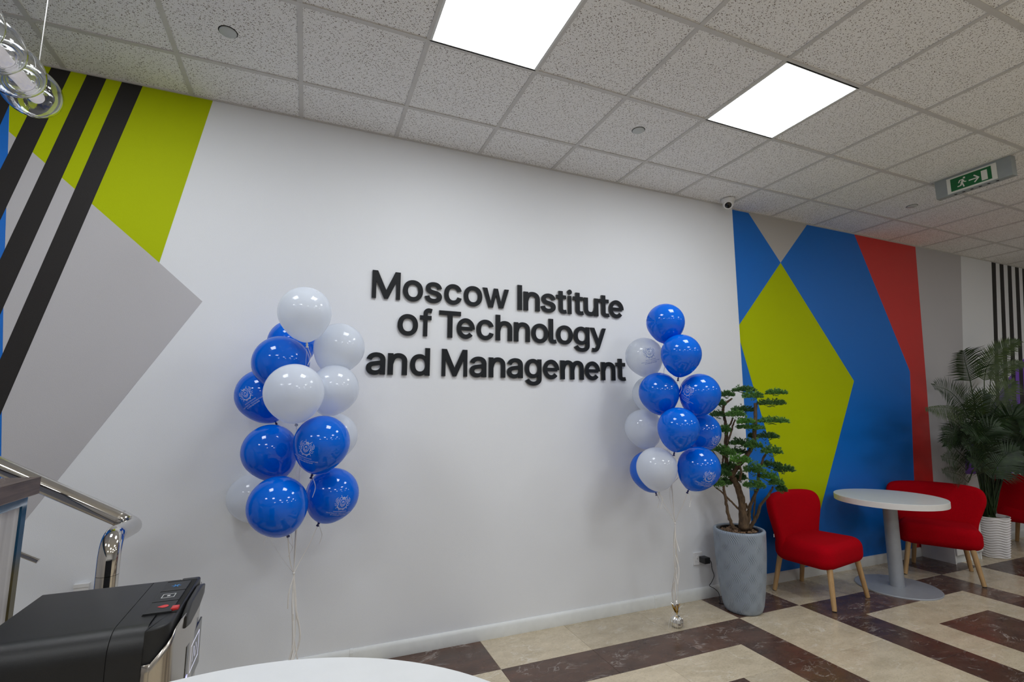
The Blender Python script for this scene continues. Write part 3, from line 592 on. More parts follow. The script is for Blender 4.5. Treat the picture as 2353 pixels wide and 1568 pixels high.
# ================================================================== LETTERS ON THE WALL
def text_mesh(body, extrude, offset=0.0, bevel=0.0, res=6):
    cu = bpy.data.curves.new('t', 'FONT'); cu.body = body; cu.size = 1.0; cu.extrude = extrude; cu.offset = offset; cu.bevel_depth = bevel; cu.resolution_u = res
    ob = bpy.data.objects.new('t', cu); C.objects.link(ob); dg = bpy.context.evaluated_depsgraph_get(); dg.update()
    me = bpy.data.meshes.new_from_object(ob.evaluated_get(dg)); bpy.data.objects.remove(ob); bpy.data.curves.remove(cu)
    return me
def ext(me):
    xs = [v.co.x for v in me.vertices]; ys = [v.co.y for v in me.vertices]; return min(xs), max(xs), min(ys), max(ys)
sign = thing('wall_sign', 'black raised letters Moscow Institute of Technology and Management on the white wall', 'sign', (2.65, 0.0, 2.04))
GLYPHS = {
    'M': [[0,-15,0,525,118,525,310,155,502,525,620,525,620,-15,528,-15,528,320,352,-15,268,-15,92,320,92,-15]],
    'o': [[207,-24,189,-23,172,-21,155,-17,139,-12,123,-5,109,3,95,13,82,24,71,36,60,49,51,63,42,78,35,94,29,112,24,129,21,148,19,167,19,187,19,208,21,227,24,246,29,264,35,282,42,298,50,313,60,328,70,341,82,353,95,363,109,373,123,381,139,388,155,393,172,397,189,399,207,400,226,399,243,397,260,393,277,388,292,381,307,373,321,363,333,353,345,341,355,328,365,313,373,298,380,282,386,264,391,246,394,227,396,208,397,187,396,167,394,148,391,129,386,112,380,94,373,78,365,63,355,49,345,36,333,24,321,13,307,3,292,-5,277,-12,260,-17,243,-21,226,-23],[207,62,218,62,228,64,237,66,246,69,254,73,261,78,267,84,274,90,279,98,284,105,289,114,293,123,296,133,299,143,301,154,302,165,303,176,304,187,303,199,302,211,301,222,299,232,296,243,293,253,289,262,284,271,279,278,274,286,267,292,261,298,254,303,246,307,237,310,228,312,218,314,207,314,197,314,187,312,178,310,169,307,162,303,155,298,148,292,142,286,136,278,131,271,127,262,123,253,120,243,117,233,115,222,113,211,112,199,112,187,112,176,113,165,115,154,117,143,120,133,123,123,127,114,131,105,136,98,142,90,148,84,155,78,162,73,169,69,178,66,187,64,196,62]],
    's': [[182,-24,168,-23,155,-22,142,-21,130,-18,118,-15,107,-11,96,-6,85,-1,76,5,66,12,58,19,50,28,43,37,37,46,31,57,27,68,23,79,17,106,105,125,111,102,115,94,118,88,122,82,127,77,133,73,139,70,146,67,154,64,162,62,171,61,181,61,193,61,203,63,213,65,221,67,229,71,235,75,241,80,246,84,249,89,251,93,252,98,252,103,252,107,251,111,250,115,248,118,246,121,243,124,240,127,235,130,230,133,224,136,217,138,208,140,145,155,128,160,112,165,97,172,84,179,72,188,61,197,52,208,45,219,39,232,35,245,32,259,31,274,32,286,34,298,37,309,41,320,46,331,52,341,60,350,68,358,77,366,87,373,98,379,109,385,121,389,133,393,146,396,159,398,173,399,187,400,201,400,214,398,226,397,238,394,249,391,260,387,270,382,279,377,288,371,296,364,304,357,311,349,317,341,323,332,328,323,332,314,336,304,344,279,258,259,251,278,248,284,245,289,242,294,237,299,232,304,227,308,222,311,215,313,207,315,198,317,187,317,178,317,169,315,160,314,153,311,146,308,140,304,135,300,131,296,128,291,126,287,125,282,124,277,124,272,125,268,127,265,128,261,131,258,134,255,138,252,143,249,150,246,157,243,166,240,175,238,233,224,251,220,267,214,281,208,295,200,307,192,317,182,326,172,334,160,339,148,344,135,346,121,347,107,346,94,344,82,341,70,337,59,332,48,325,38,317,28,309,20,299,12,289,4,278,-2,266,-8,253,-13,240,-17,226,-20,212,-22,197,-23]],
    'c': [[207,-24,189,-23,172,-21,155,-17,139,-12,123,-5,109,3,95,13,82,24,71,36,60,49,51,63,42,78,35,94,29,112,24,129,21,148,19,167,19,187,19,208,21,227,24,246,29,264,35,282,42,298,50,313,60,328,70,341,82,353,95,363,109,373,123,381,139,388,155,393,172,397,189,399,207,400,217,400,227,399,237,398,246,396,255,394,264,392,273,389,282,386,290,382,298,378,306,374,314,369,321,363,328,358,335,352,341,345,347,338,352,331,358,323,362,316,367,307,370,299,374,290,381,266,294,244,277,280,261,298,237,310,206,314,197,314,187,312,178,310,169,307,162,303,155,298,148,292,142,286,136,278,131,271,127,262,123,253,120,243,117,233,115,222,113,211,112,199,112,187,112,176,113,165,115,154,117,143,120,133,123,123,127,114,131,105,136,98,142,90,148,84,155,78,162,73,169,69,178,66,187,64,196,62,206,62,238,67,261,79,278,97,295,135,383,113,375,89,372,80,368,71,364,63,359,55,354,47,348,40,342,33,336,26,330,20,323,14,315,9,308,4,300,-1,291,-5,283,-9,274,-13,265,-16,256,-18,246,-20,237,-22,227,-23,217,-23]],
    'w': [[0,395,100,395,180,105,248,395,338,395,406,105,486,395,586,395,458,-15,358,-15,293,250,228,-15,128,-15]],
    'I': [[0,-15,0,525,92,525,92,-15]],
    'n': [[0,-15,0,395,92,395,92,-15],[6,213,11,227,15,242,19,258,24,275,30,293,38,309,47,325,57,338,68,351,79,362,91,372,105,381,119,389,134,394,149,398,164,400,179,401,193,401,207,399,222,397,236,392,250,387,264,380,277,371,289,361,299,350,308,338,315,326,322,312,327,298,330,283,332,268,334,254,334,240,334,226,334,211,335,194,335,176,335,157,335,138,335,119,334,100,334,81,334,62,334,43,334,23,334,4,334,-15,243,-15,243,4,243,23,243,43,243,62,243,81,244,100,244,119,244,139,244,158,244,176,244,193,244,209,243,224,243,237,243,249,242,258,241,266,239,272,237,278,235,284,232,289,229,293,226,296,223,299,219,301,214,304,207,306,200,308,194,309,187,310,181,310,174,310,167,309,161,307,156,305,151,303,146,299,140,294,134,289,128,282,123,274,118,267,114,258,110,247,106,234,103,219,98,203,94,187]],
    't': [[219,395,219,312,-9,312,-9,395],[49,487,142,487,142,98,142,91,142,85,143,80,145,77,146,74,148,72,149,70,152,69,155,67,159,66,164,66,170,65,183,66,214,71,231,-10,194,-18,168,-20,151,-19,135,-16,120,-12,106,-7,93,1,81,10,71,21,63,33,57,46,53,61,50,76,49,93]],
    'i': [[37,-15,37,395,129,395,129,-15],[84,427,76,428,69,429,62,431,55,434,49,439,43,443,38,449,34,455,30,461,28,468,26,476,26,483,26,491,28,498,30,505,34,512,38,518,43,523,49,528,55,532,62,535,69,537,76,539,84,539,91,539,99,537,106,535,113,532,119,528,125,523,130,518,134,512,137,505,140,498,141,491,142,483,141,476,140,468,137,461,134,455,130,449,125,443,119,438,113,434,106,431,99,429,91,428]],
    'u': [[335,395,335,-16,243,-16,243,395],[329,166,324,152,320,137,316,121,311,104,305,86,297,70,288,54,278,41,267,28,256,17,244,7,230,-2,216,-10,201,-15,186,-19,171,-21,156,-22,142,-22,128,-20,113,-18,99,-13,85,-8,71,-1,58,8,46,18,36,29,27,41,20,53,13,67,8,81,5,96,3,111,1,125,1,139,1,153,1,168,0,185,0,203,0,222,0,241,0,260,1,279,1,298,1,317,1,336,1,356,1,375,1,395,92,395,92,375,92,356,92,336,92,317,92,298,91,279,91,260,91,240,91,221,91,203,91,186,91,170,92,155,92,142,92,130,93,121,94,113,96,107,98,101,100,95,103,90,106,86,109,83,112,80,116,78,121,75,128,73,135,71,141,70,148,69,154,69,161,69,168,70,174,72,179,74,184,76,189,80,195,85,201,90,207,97,212,105,217,112,221,121,225,132,229,145,232,160,237,176,241,192]],
    'e': [[282,176,282,193,281,206,279,219,276,232,271,244,266,255,260,266,252,275,245,284,236,291,227,297,218,302,209,306,199,308,189,310,180,310,170,309,161,307,151,303,142,299,133,293,124,286,116,278,109,269,102,259,96,248,92,236,88,223,85,210,84,197,84,184,85,170,87,157,90,144,95,132,100,121,106,110,114,101,121,92,130,85,139,79,148,74,157,70,167,68,177,66,186,66,196,67,205,69,215,73,224,77,233,83,241,89,250,98,259,110,328,51,317,38,303,23,286,10,268,-1,250,-10,230,-17,210,-22,190,-24,169,-23,149,-21,129,-15,110,-8,92,2,75,14,59,28,45,43,32,60,21,78,12,97,4,117,-1,138,-5,159,-6,181,-6,202,-4,224,0,245,7,265,15,285,24,304,36,322,49,338,64,353,80,366,98,377,116,386,136,393,156,398,176,400,197,399,217,397,237,391,256,384,274,374,291,362,307,348,321,333,334,316,345,298,354,279,362,259,367,238,371,216,372,195,372,177],[50,150,50,224,322,224,322,150]],
    'f': [[244,395,244,312,-9,312,-9,395],[65,-15,65,432,66,443,67,455,69,465,73,476,77,486,83,495,89,503,96,510,103,517,111,523,120,528,129,533,138,537,148,540,157,542,167,544,177,545,188,545,225,542,262,532,238,449,212,457,194,458,187,458,181,457,176,456,172,454,168,452,166,449,163,446,161,443,160,438,158,432,158,426,157,418,157,-15]],
    'T': [[16,436,16,524,432,524,432,436,272,436,272,-15,177,-15,177,436]],
    'h': [[0,-15,0,524,92,524,92,-15],[6,213,11,227,15,242,19,258,24,275,30,293,38,309,47,325,57,338,68,351,79,362,91,372,105,381,119,389,134,394,149,398,164,400,179,401,193,401,207,399,222,397,236,392,250,387,264,380,277,371,289,361,299,350,308,338,315,326,322,312,327,298,330,283,332,268,334,254,334,240,334,226,334,211,335,194,335,176,335,157,335,138,335,119,334,100,334,81,334,62,334,43,334,23,334,4,334,-15,243,-15,243,4,243,23,243,43,243,62,243,81,244,100,244,119,244,139,244,158,244,176,244,193,244,209,243,224,243,237,243,249,242,258,241,266,239,272,237,278,235,284,232,289,229,293,226,296,223,299,219,301,214,304,207,306,200,308,194,309,187,310,181,310,174,310,167,309,161,307,156,305,151,303,146,299,140,294,134,289,128,282,123,274,118,267,114,258,110,247,106,234,103,219,98,203,94,187]],
    'l': [[139,-18,124,-17,109,-15,96,-11,83,-6,72,1,63,9,55,19,48,30,43,43,40,56,38,70,37,84,37,524,129,524,129,99,129,91,130,85,131,79,132,75,133,72,133,71,134,70,134,70,136,69,138,68,142,68,146,67,159,68,182,72,199,-10,164,-16]],
    'g': [[207,-166,192,-166,179,-165,165,-163,153,-161,140,-158,129,-154,118,-150,107,-145,98,-140,88,-135,80,-128,72,-122,65,-115,58,-108,52,-100,46,-92,41,-85,30,-63,105,-21,133,-56,136,-59,140,-62,145,-65,149,-68,155,-71,160,-74,166,-76,173,-78,180,-80,188,-81,197,-82,207,-82,220,-81,233,-80,244,-77,255,-73,264,-68,273,-63,280,-56,285,-49,290,-41,293,-31,295,-19,296,-5,296,53,314,53,299,32,293,26,287,20,281,15,274,10,267,6,259,2,250,-2,240,-5,230,-8,219,-9,207,-10,195,-11,179,-10,163,-8,147,-5,133,0,118,6,105,13,92,22,80,32,69,43,58,55,49,69,41,83,34,99,29,115,24,133,21,152,19,171,19,191,19,211,21,231,24,249,28,267,34,284,41,300,49,315,58,329,68,342,79,354,91,364,104,373,118,382,132,388,147,393,163,397,179,399,196,400,208,400,220,399,231,397,242,394,252,391,261,387,269,382,276,377,283,373,289,367,295,362,300,356,316,334,298,334,298,395,388,395,388,-9,387,-26,385,-43,382,-58,377,-73,371,-86,363,-99,354,-110,344,-120,334,-129,322,-137,310,-144,296,-150,282,-155,268,-159,254,-162,238,-164,223,-166],[205,75,215,75,224,76,233,78,241,81,248,84,255,88,261,93,267,98,272,104,277,111,282,119,286,127,289,136,292,146,294,157,296,168,297,180,297,193,297,205,296,217,294,228,292,239,289,249,286,258,282,267,277,275,272,282,267,289,261,294,255,300,248,304,241,308,233,311,224,313,215,314,205,314,195,314,185,313,177,310,169,307,161,304,154,299,148,294,142,288,136,281,131,274,127,265,123,257,120,247,117,237,115,227,113,216,112,204,112,193,112,180,113,169,115,158,117,147,120,138,123,129,127,120,131,112,136,105,142,99,148,94,154,89,161,84,169,81,177,78,185,76,195,75]],
    'y': [[387,395,363,332,338,261,313,189,289,122,268,62,251,15,240,-17,233,-38,228,-52,224,-62,219,-72,213,-82,205,-95,197,-106,188,-117,178,-126,168,-134,156,-142,142,-148,129,-152,116,-154,104,-155,95,-156,85,-156,75,-156,65,-155,56,-153,49,-152,43,-150,37,-149,53,-63,60,-64,67,-66,73,-67,77,-68,81,-68,85,-68,91,-68,98,-67,104,-67,109,-66,112,-65,114,-64,117,-62,120,-60,124,-56,128,-52,132,-46,137,-38,141,-30,143,-26,145,-21,150,-9,157,12,169,45,185,92,206,151,230,218,255,290,280,362,303,395],[0,395,100,395,235,40,165,-30]],
    'a': [[160,-24,147,-24,135,-22,122,-20,111,-17,99,-14,88,-9,77,-4,67,3,58,10,49,18,42,27,35,36,29,47,24,58,20,69,17,82,15,95,15,108,15,120,16,131,19,141,21,151,25,161,30,169,35,177,41,184,48,190,55,196,62,202,70,207,78,211,86,215,95,218,104,221,113,224,122,226,176,235,231,242,255,248,260,258,260,256,260,263,259,269,258,275,257,280,255,285,253,289,251,293,248,297,245,300,241,303,237,306,233,308,228,310,223,312,217,313,210,314,203,315,196,315,188,315,180,314,173,313,167,312,161,310,156,308,129,290,107,256,20,281,32,309,38,320,44,331,52,341,60,350,68,358,78,365,87,371,97,377,107,382,118,387,128,390,139,393,150,396,161,397,172,399,183,400,195,400,242,395,251,392,260,390,269,386,277,383,286,378,294,373,302,368,310,361,317,354,324,346,330,337,336,328,341,317,345,305,348,293,350,280,352,266,352,252,352,-15,261,-15,261,36,280,36,264,14,257,8,251,3,244,-1,237,-6,229,-10,221,-13,212,-17,203,-19,193,-21,182,-23,171,-24],[170,61,180,61,190,62,198,64,206,66,214,69,220,72,227,76,232,80,238,85,242,90,246,95,250,101,253,107,256,113,258,119,259,125,260,131,260,138,260,165,265,167,234,161,202,156,178,153,139,144,134,142,129,140,125,137,121,135,118,132,115,129,113,126,111,123,109,119,108,115,108,110,107,105,108,100,108,96,109,92,111,88,112,85,114,82,117,79,120,76,123,73,127,71,131,69,135,67,140,65,146,64,151,62,157,62,164,61]],
    'd': [[195,-24,178,-23,162,-21,146,-17,131,-12,117,-5,103,3,90,13,78,23,67,35,57,48,48,63,41,78,34,94,28,112,24,130,21,149,19,168,19,189,19,209,21,229,24,248,28,266,34,283,41,299,49,314,58,329,68,342,78,353,90,364,103,373,117,382,132,388,147,393,162,397,179,399,195,400,208,400,220,398,231,397,241,394,251,391,260,386,268,382,275,377,282,372,288,367,294,361,299,355,314,335,295,335,295,524,387,524,387,-15,297,-15,297,43,315,43,299,21,294,15,288,10,282,4,275,-1,267,-5,260,-10,251,-14,241,-18,230,-20,219,-22,208,-23],[205,62,214,63,223,64,232,66,240,69,247,73,254,77,260,83,266,89,272,96,277,103,281,111,285,121,288,131,291,141,293,152,295,164,296,176,296,190,296,202,295,215,293,226,291,237,288,248,285,257,281,266,277,274,272,282,267,288,261,294,254,300,247,304,240,308,232,311,224,313,214,314,205,314,194,314,185,313,176,310,168,307,161,304,154,299,147,294,142,287,136,281,131,273,127,265,123,256,120,246,117,236,115,225,113,214,112,202,112,190,112,177,113,165,115,154,117,143,120,132,123,122,127,113,131,104,136,97,142,90,148,84,155,78,162,73,169,69,177,66,185,64,195,63]],
    'm': [[0,-15,0,395,92,395,92,-15],[6,211,9,226,13,241,16,257,21,273,26,290,33,307,41,323,50,336,59,349,70,360,80,370,92,379,104,387,118,393,131,398,145,400,158,401,171,401,185,399,198,396,212,392,225,386,238,379,250,369,260,359,269,347,277,335,283,323,288,310,292,296,295,282,297,267,298,253,298,240,299,226,299,211,299,194,299,176,299,157,299,138,299,119,299,100,299,81,299,62,299,43,299,23,299,4,299,-15,208,-15,208,4,208,23,208,43,208,62,208,81,208,100,208,119,208,139,208,158,208,176,208,193,208,209,208,224,207,237,207,249,206,259,205,267,204,274,202,280,200,286,197,291,195,295,192,299,190,301,188,303,184,305,179,307,174,308,169,310,165,310,161,310,157,310,154,309,151,308,148,307,144,305,140,301,135,296,129,291,124,284,119,276,115,269,112,260,108,249,105,236,102,221,98,205,94,189],[213,211,217,226,220,241,224,257,228,273,233,290,240,307,248,323,257,336,267,349,277,360,288,370,299,379,312,387,325,393,339,398,352,400,366,401,379,401,392,399,406,396,419,392,432,386,445,379,457,369,468,359,477,347,484,335,490,323,495,310,500,296,503,282,504,267,505,253,506,240,506,226,506,211,507,194,507,176,507,157,507,138,507,119,506,100,506,81,506,62,506,43,506,23,507,4,506,-16,415,-15,416,4,415,23,415,43,415,62,415,81,416,100,416,119,416,139,416,158,416,176,416,193,416,209,415,224,415,237,415,249,414,259,413,267,411,274,409,280,407,286,405,291,402,295,400,299,398,301,395,303,391,305,387,307,381,308,376,310,372,310,368,310,365,310,361,309,358,308,355,307,352,305,347,301,342,296,337,291,332,284,327,276,323,269,319,260,316,249,313,236,309,221,306,205,302,189]],
}

def glyph_solid(ch, depth):
    """filled, extruded outlines of one letter in font units (cap height 540)"""
    outs, holes = [], []
    for flat in GLYPHS[ch]:
        P = [Vector((flat[k], flat[k + 1])) for k in range(0, len(flat), 2)]
        ar = sum(P[k - 1].x * P[k].y - P[k].x * P[k - 1].y for k in range(len(P)))
        (outs if ar < 0 else holes).append(P)
    def inside(pt, P):
        c = False
        for a, b in zip(P, P[1:] + P[:1]):
            if (a.y > pt.y) != (b.y > pt.y) and pt.x < (b.x - a.x) * (pt.y - a.y) / (b.y - a.y) + a.x: c = not c
        return c
    mb = MB()
    for oi_, O in enumerate(outs):
        cu = bpy.data.curves.new('g', 'CURVE'); cu.dimensions = '2D'; cu.fill_mode = 'BOTH'; cu.extrude = depth
        for P in [O] + [h for h in holes if inside(h[0], O)]:
            sp = cu.splines.new('POLY'); sp.points.add(len(P) - 1); sp.use_cyclic_u = True
            for k, q in enumerate(P): sp.points[k].co = (q.x, q.y, 0, 1)
        ob = bpy.data.objects.new('g', cu); C.objects.link(ob); dg = bpy.context.evaluated_depsgraph_get(); dg.update()
        me = bpy.data.meshes.new_from_object(ob.evaluated_get(dg)); bpy.data.objects.remove(ob); bpy.data.curves.remove(cu)
        mb.add([Vector((v.co.x, v.co.y, v.co.z * (1.0 + 0.03 * oi_))) for v in me.vertices], [tuple(q.vertices) for q in me.polygons]); bpy.data.meshes.remove(me)
    return mb
LETTERS = ((2.200, (('M', 130, 370), ('o', 392, 562), ('s', 577, 722), ('c', 740, 888), ('o', 905, 1062), ('w', 1065, 1287), ('I', 1360, 1398), ('n', 1412, 1548), ('s', 1558, 1682), ('t', 1688, 1775), ('i', 1783, 1820), ('t', 1830, 1918), ('u', 1922, 2042), ('t', 2048, 2135), ('e', 2133, 2255)), (200, 380)),
           (1.967, (('o', 345, 518), ('f', 533, 638), ('T', 695, 880), ('e', 845, 998), ('c', 1013, 1158), ('h', 1175, 1315), ('n', 1330, 1465), ('o', 1478, 1620), ('l', 1625, 1690), ('o', 1688, 1827), ('g', 1835, 1968), ('y', 1975, 2108)), (540, 640)),
           (1.704, (('a', 78, 242), ('n', 262, 427), ('d', 450, 618), ('M', 718, 935), ('a', 955, 1097), ('n', 1117, 1257), ('a', 1272, 1405), ('g', 1422, 1563), ('e', 1577, 1712), ('m', 1723, 1920), ('e', 1930, 2057), ('n', 2068, 2187), ('t', 2192, 2275)), (880, 930)))
proto = {}
for zb, row, (va, vb) in LETTERS:
    for ch, a, b in row:
        v = va + (vb - va) * (a - 130) / 2100.0
        xa = on_y(820 + a / 3.6766, 600 + v / 3.6766, -0.018).x; xb = on_y(820 + b / 3.6766, 600 + v / 3.6766, -0.018).x
        mb = glyph_solid(ch, 1.0); X = [q.x for q in mb.v]; mn, mx_ = min(X), max(X); sx = (xb - xa) / (mx_ - mn); sz = 0.184 / 540.0
        mb.v = [Vector(((q.x - mn) * sx, -0.0012 - (q.z + 1) * 0.007, (q.y + 15.5) * sz)) for q in mb.v]
        nm = 'letter_' + (ch if ch.islower() else 'capital_' + ch.lower())
        o = mb.build(nm, 'letter', sign); o.location = (xa - 2.65, 0, zb - 2.04)
        o.data.materials.append(MT['letter_edge'])
        for q in o.data.polygons:
            if abs(q.normal.y) < 0.5: q.material_index = 1

# ================================================================== BALLOONS
def crest_polys():
    L = []
    def pl(pts, w=0.03, closed=False): L.append((pts + ([pts[0]] if closed else []), w))
    sh = [(-0.26, 0.34), (0.0, 0.40), (0.26, 0.34), (0.30, 0.05), (0.22, -0.20), (0.0, -0.38), (-0.22, -0.20), (-0.30, 0.05)]
    pl(sh, 0.035, True)
    pl([(0.13 * math.cos(a * math.pi / 8), 0.0 + 0.15 * math.sin(a * math.pi / 8)) for a in range(16)], 0.03, True)
    pl([(-0.12, 0.22), (-0.06, 0.10), (0, 0.26), (0.06, 0.10), (0.12, 0.22)], 0.025)
    pl([(-0.18, -0.12), (-0.09, -0.22), (0, -0.24), (0.09, -0.22), (0.18, -0.12)], 0.03)
    pl([(-0.30, 0.80), (-0.10, 0.42)], 0.03); pl([(0.42, 0.78), (0.16, 0.44)], 0.03)
    pl([(-0.24, 0.62), (-0.36, 0.56), (-0.44, 0.44)], 0.03); pl([(0.26, 0.64), (0.38, 0.54), (0.42, 0.42)], 0.03)
    pl([(-0.12, 0.48), (-0.12, 0.60), (-0.05, 0.55), (0.02, 0.66), (0.08, 0.55), (0.15, 0.60), (0.15, 0.48)], 0.035, True)
    pl([(-0.08, 0.54), (0.10, 0.54)], 0.04)
    for s in (-1, 1):
        pl([(s * 0.34, 0.40), (s * 0.46, 0.30), (s * 0.40, 0.16), (s * 0.52, 0.02), (s * 0.44, -0.14), (s * 0.52, -0.30), (s * 0.40, -0.44)], 0.04)
        pl([(s * 0.60, 0.58), (s * 0.76, 0.42), (s * 0.78, 0.20), (s * 0.66, 0.06), (s * 0.52, 0.02)], 0.03)
        pl([(s * 0.62, 0.46), (s * 0.68, 0.30), (s * 0.62, 0.14)], 0.03)
        pl([(s * 0.52, 0.40), (s * 0.58, 0.26), (s * 0.54, 0.12)], 0.03)
        pl([(s * 0.52, -0.06), (s * 0.70, -0.12), (s * 0.84, -0.06)], 0.03)
        pl([(s * 0.48, -0.22), (s * 0.66, -0.30), (s * 0.78, -0.22)], 0.03)
        pl([(s * 0.36, -0.44), (s * 0.56, -0.46), (s * 0.62, -0.60)], 0.035)
        pl([(s * 0.10, -0.60), (s * 0.22, -0.76), (s * 0.30, -0.62)], 0.03)
    pl([(-0.52, -0.40), (-0.26, -0.56), (0, -0.60), (0.26, -0.56), (0.52, -0.40)], 0.04)
    pl([(-0.44, -0.50), (-0.22, -0.64), (0, -0.68), (0.22, -0.64), (0.44, -0.50)], 0.03)
    vs, fs = [], []
    for pts, w in L:
        for a, b in zip(pts, pts[1:]):
            a, b = Vector(a), Vector(b); d = b - a
            if d.length < 1e-6: continue
            d.normalize(); nrm = Vector((-d.y, d.x)) * w * 0.5; a2, b2 = a - d * w * 0.3, b + d * w * 0.3
            o = len(vs); vs += [a2 + nrm, a2 - nrm, b2 - nrm, b2 + nrm]; fs.append((o, o + 1, o + 2, o + 3))
    return vs, fs
CREST = crest_polys()
def text_polys():
    vs, fs = [], []
    for body, wdt, zc_ in (('МОСКОВСКИЙ', 1.45, -1.02), ('ИНСТИТУТ ТЕХНОЛОГИЙ', 2.75, -1.27), ('И УПРАВЛЕНИЯ', 1.75, -1.52)):
        me = text_mesh(body, 0, 0.008, 0, 2); e = ext(me); sx = wdt / (e[1] - e[0]); sz = 0.16 / (e[3] - e[2]); o = len(vs)
        vs += [Vector(((v.co.x - (e[0] + e[1]) / 2) * sx, (v.co.y - e[2]) * sz + zc_)) for v in me.vertices]
        fs += [tuple(i + o for i in p.vertices) for p in me.polygons]; bpy.data.meshes.remove(me)
    return vs, fs
TXT = text_polys()
def balloon_radius(cosang, R):
    pass
BPROF = []
for k in range(33):
    a = math.pi * k / 32
    r = math.sin(a); z = math.cos(a)
    if z < 0:
        s = -z; z = -(s * 1.0 + 0.20 * s ** 3); r = r * (1 - 0.04 * s * s) * (1 if s < 0.86 else 1 - 0.15 * (s - 0.86) / 0.14)
    BPROF.append((r, z))
def surf(R, d):
    """distance of the balloon skin from its centre in direction with local z-cosine"""
    a = math.acos(max(-1, min(1, d)))
    # local profile: find point whose polar angle matches
    for (r0, z0), (r1, z1) in zip(BPROF, BPROF[1:]):
        t0, t1 = math.atan2(r0, z0), math.atan2(r1, z1)
        if t0 <= a <= t1 + 1e-6:
            f = (a - t0) / max(1e-9, t1 - t0); return R * math.hypot(r0 + (r1 - r0) * f, z0 + (z1 - z0) * f)
    return R
def balloon(u, v, r, t, tgt, col, label, group, gather, crest=None, side=0.0):
    cen = at_t(u, v, t); R = r * t / FPX
    ang = math.sqrt(1 + ((u - W / 2) / FPX) ** 2 + ((v - H / 2) / FPX) ** 2)
    R = R / (1 + 0.35 * (ang - 1))
    k = at_t(tgt[0], tgt[1], t + side)
    ax = (cen - k).normalized()
    q = ax.to_track_quat('Z', 'Y').to_matrix()
    th = thing('balloon', label, 'balloon', tuple(cen), 0, group)
    body = MB().lathe([(R * a, R * b) for a, b in BPROF], 56, axis=q).build('body', 'latex_' + col, th, smooth=True)
    zb = -1.19 * R
    MB().lathe([(0.004, zb + 0.006), (0.0035, zb - 0.004), (0.0065, zb - 0.009), (0.0055, zb - 0.013), (0.004, zb - 0.016), (0.008, zb - 0.024), (0.0075, zb - 0.026), (0.002, zb - 0.022)], 14, axis=q).build('knot', 'knot_' + col, th, smooth=True)
    kp = q @ Vector((0, 0, zb - 0.014)) + cen
    g3 = Vector(gather)
    j = Vector((random.uniform(-1, 1), random.uniform(-1, 1), 0)) * 0.006
    axp = Vector((g3.x, g3.y + 0.04, max(g3.z + 0.12, kp.z - 0.22)))
    if kp.z - g3.z < 0.42: axp = kp.lerp(g3, 0.75) + Vector((0, 0.01, 0))
    wp_ = [kp, kp.lerp(axp, 0.5) + Vector((0, 0, -0.01)) + j, axp + j * 2]
    if axp.z - g3.z > 0.3: wp_.append(axp.lerp(g3, 0.5) + j)
    pts = smooth_line(wp_ + [g3], 6)
    MB().tube(pts, 0.0021, 5, flat=0.3).build('ribbon', 'ribbon', th, off=cen)
    c1 = smooth_line([kp, kp + Vector((0.012, -0.01, -0.03)) + j, kp + Vector((0.02, -0.005, -0.06)) - j, kp + Vector((0.008, 0.0, -0.10))], 5)
    MB().tube(c1, 0.0016, 5, flat=0.3).build('ribbon_tail', 'ribbon', th, off=cen)
    if crest:
        cu, cv, size, roll, pcol = crest
        d = ray(cu, cv); d.normalize(); oc = CP - cen; bq = oc.dot(d); disc = bq * bq - (oc.length_squared - R * R)
        s = -bq - math.sqrt(max(0.0, disc)); hit = CP + d * s - cen
        n0 = hit.normalized(); upv = ax - n0 * ax.dot(n0); upv.normalize(); rt = upv.cross(n0)
        cr, sr = math.cos(roll), math.sin(roll); e1 = rt * cr + upv * sr; e2 = upv * cr - rt * sr
        def mapv(p, lift):
            aa = Vector((p.x * size, p.y * size)); L = aa.length
            if L < 1e-9: dd = n0.copy()
            else:
                th_ = L / R; dd = n0 * math.cos(th_) + (e1 * aa.x + e2 * aa.y) / L * math.sin(th_)
            return dd * (surf(R, dd.dot(ax)) + lift)
        for nm, (vs, fs) in (('printed_emblem', CREST), ('printed_text', TXT)):
            mb = MB(); mb.add([mapv(p, 0.0012) for p in vs], fs)
            mb.build(nm, 'print_' + pcol, body)
    return th
GL = on_y(675, 1318, -0.52)
WL = Vector((GL.x + 0.03, -0.52, 0.0))
GR = on_y(1551, 1203, -0.45)
WR = Vector((3.764, -0.328, 0.0))
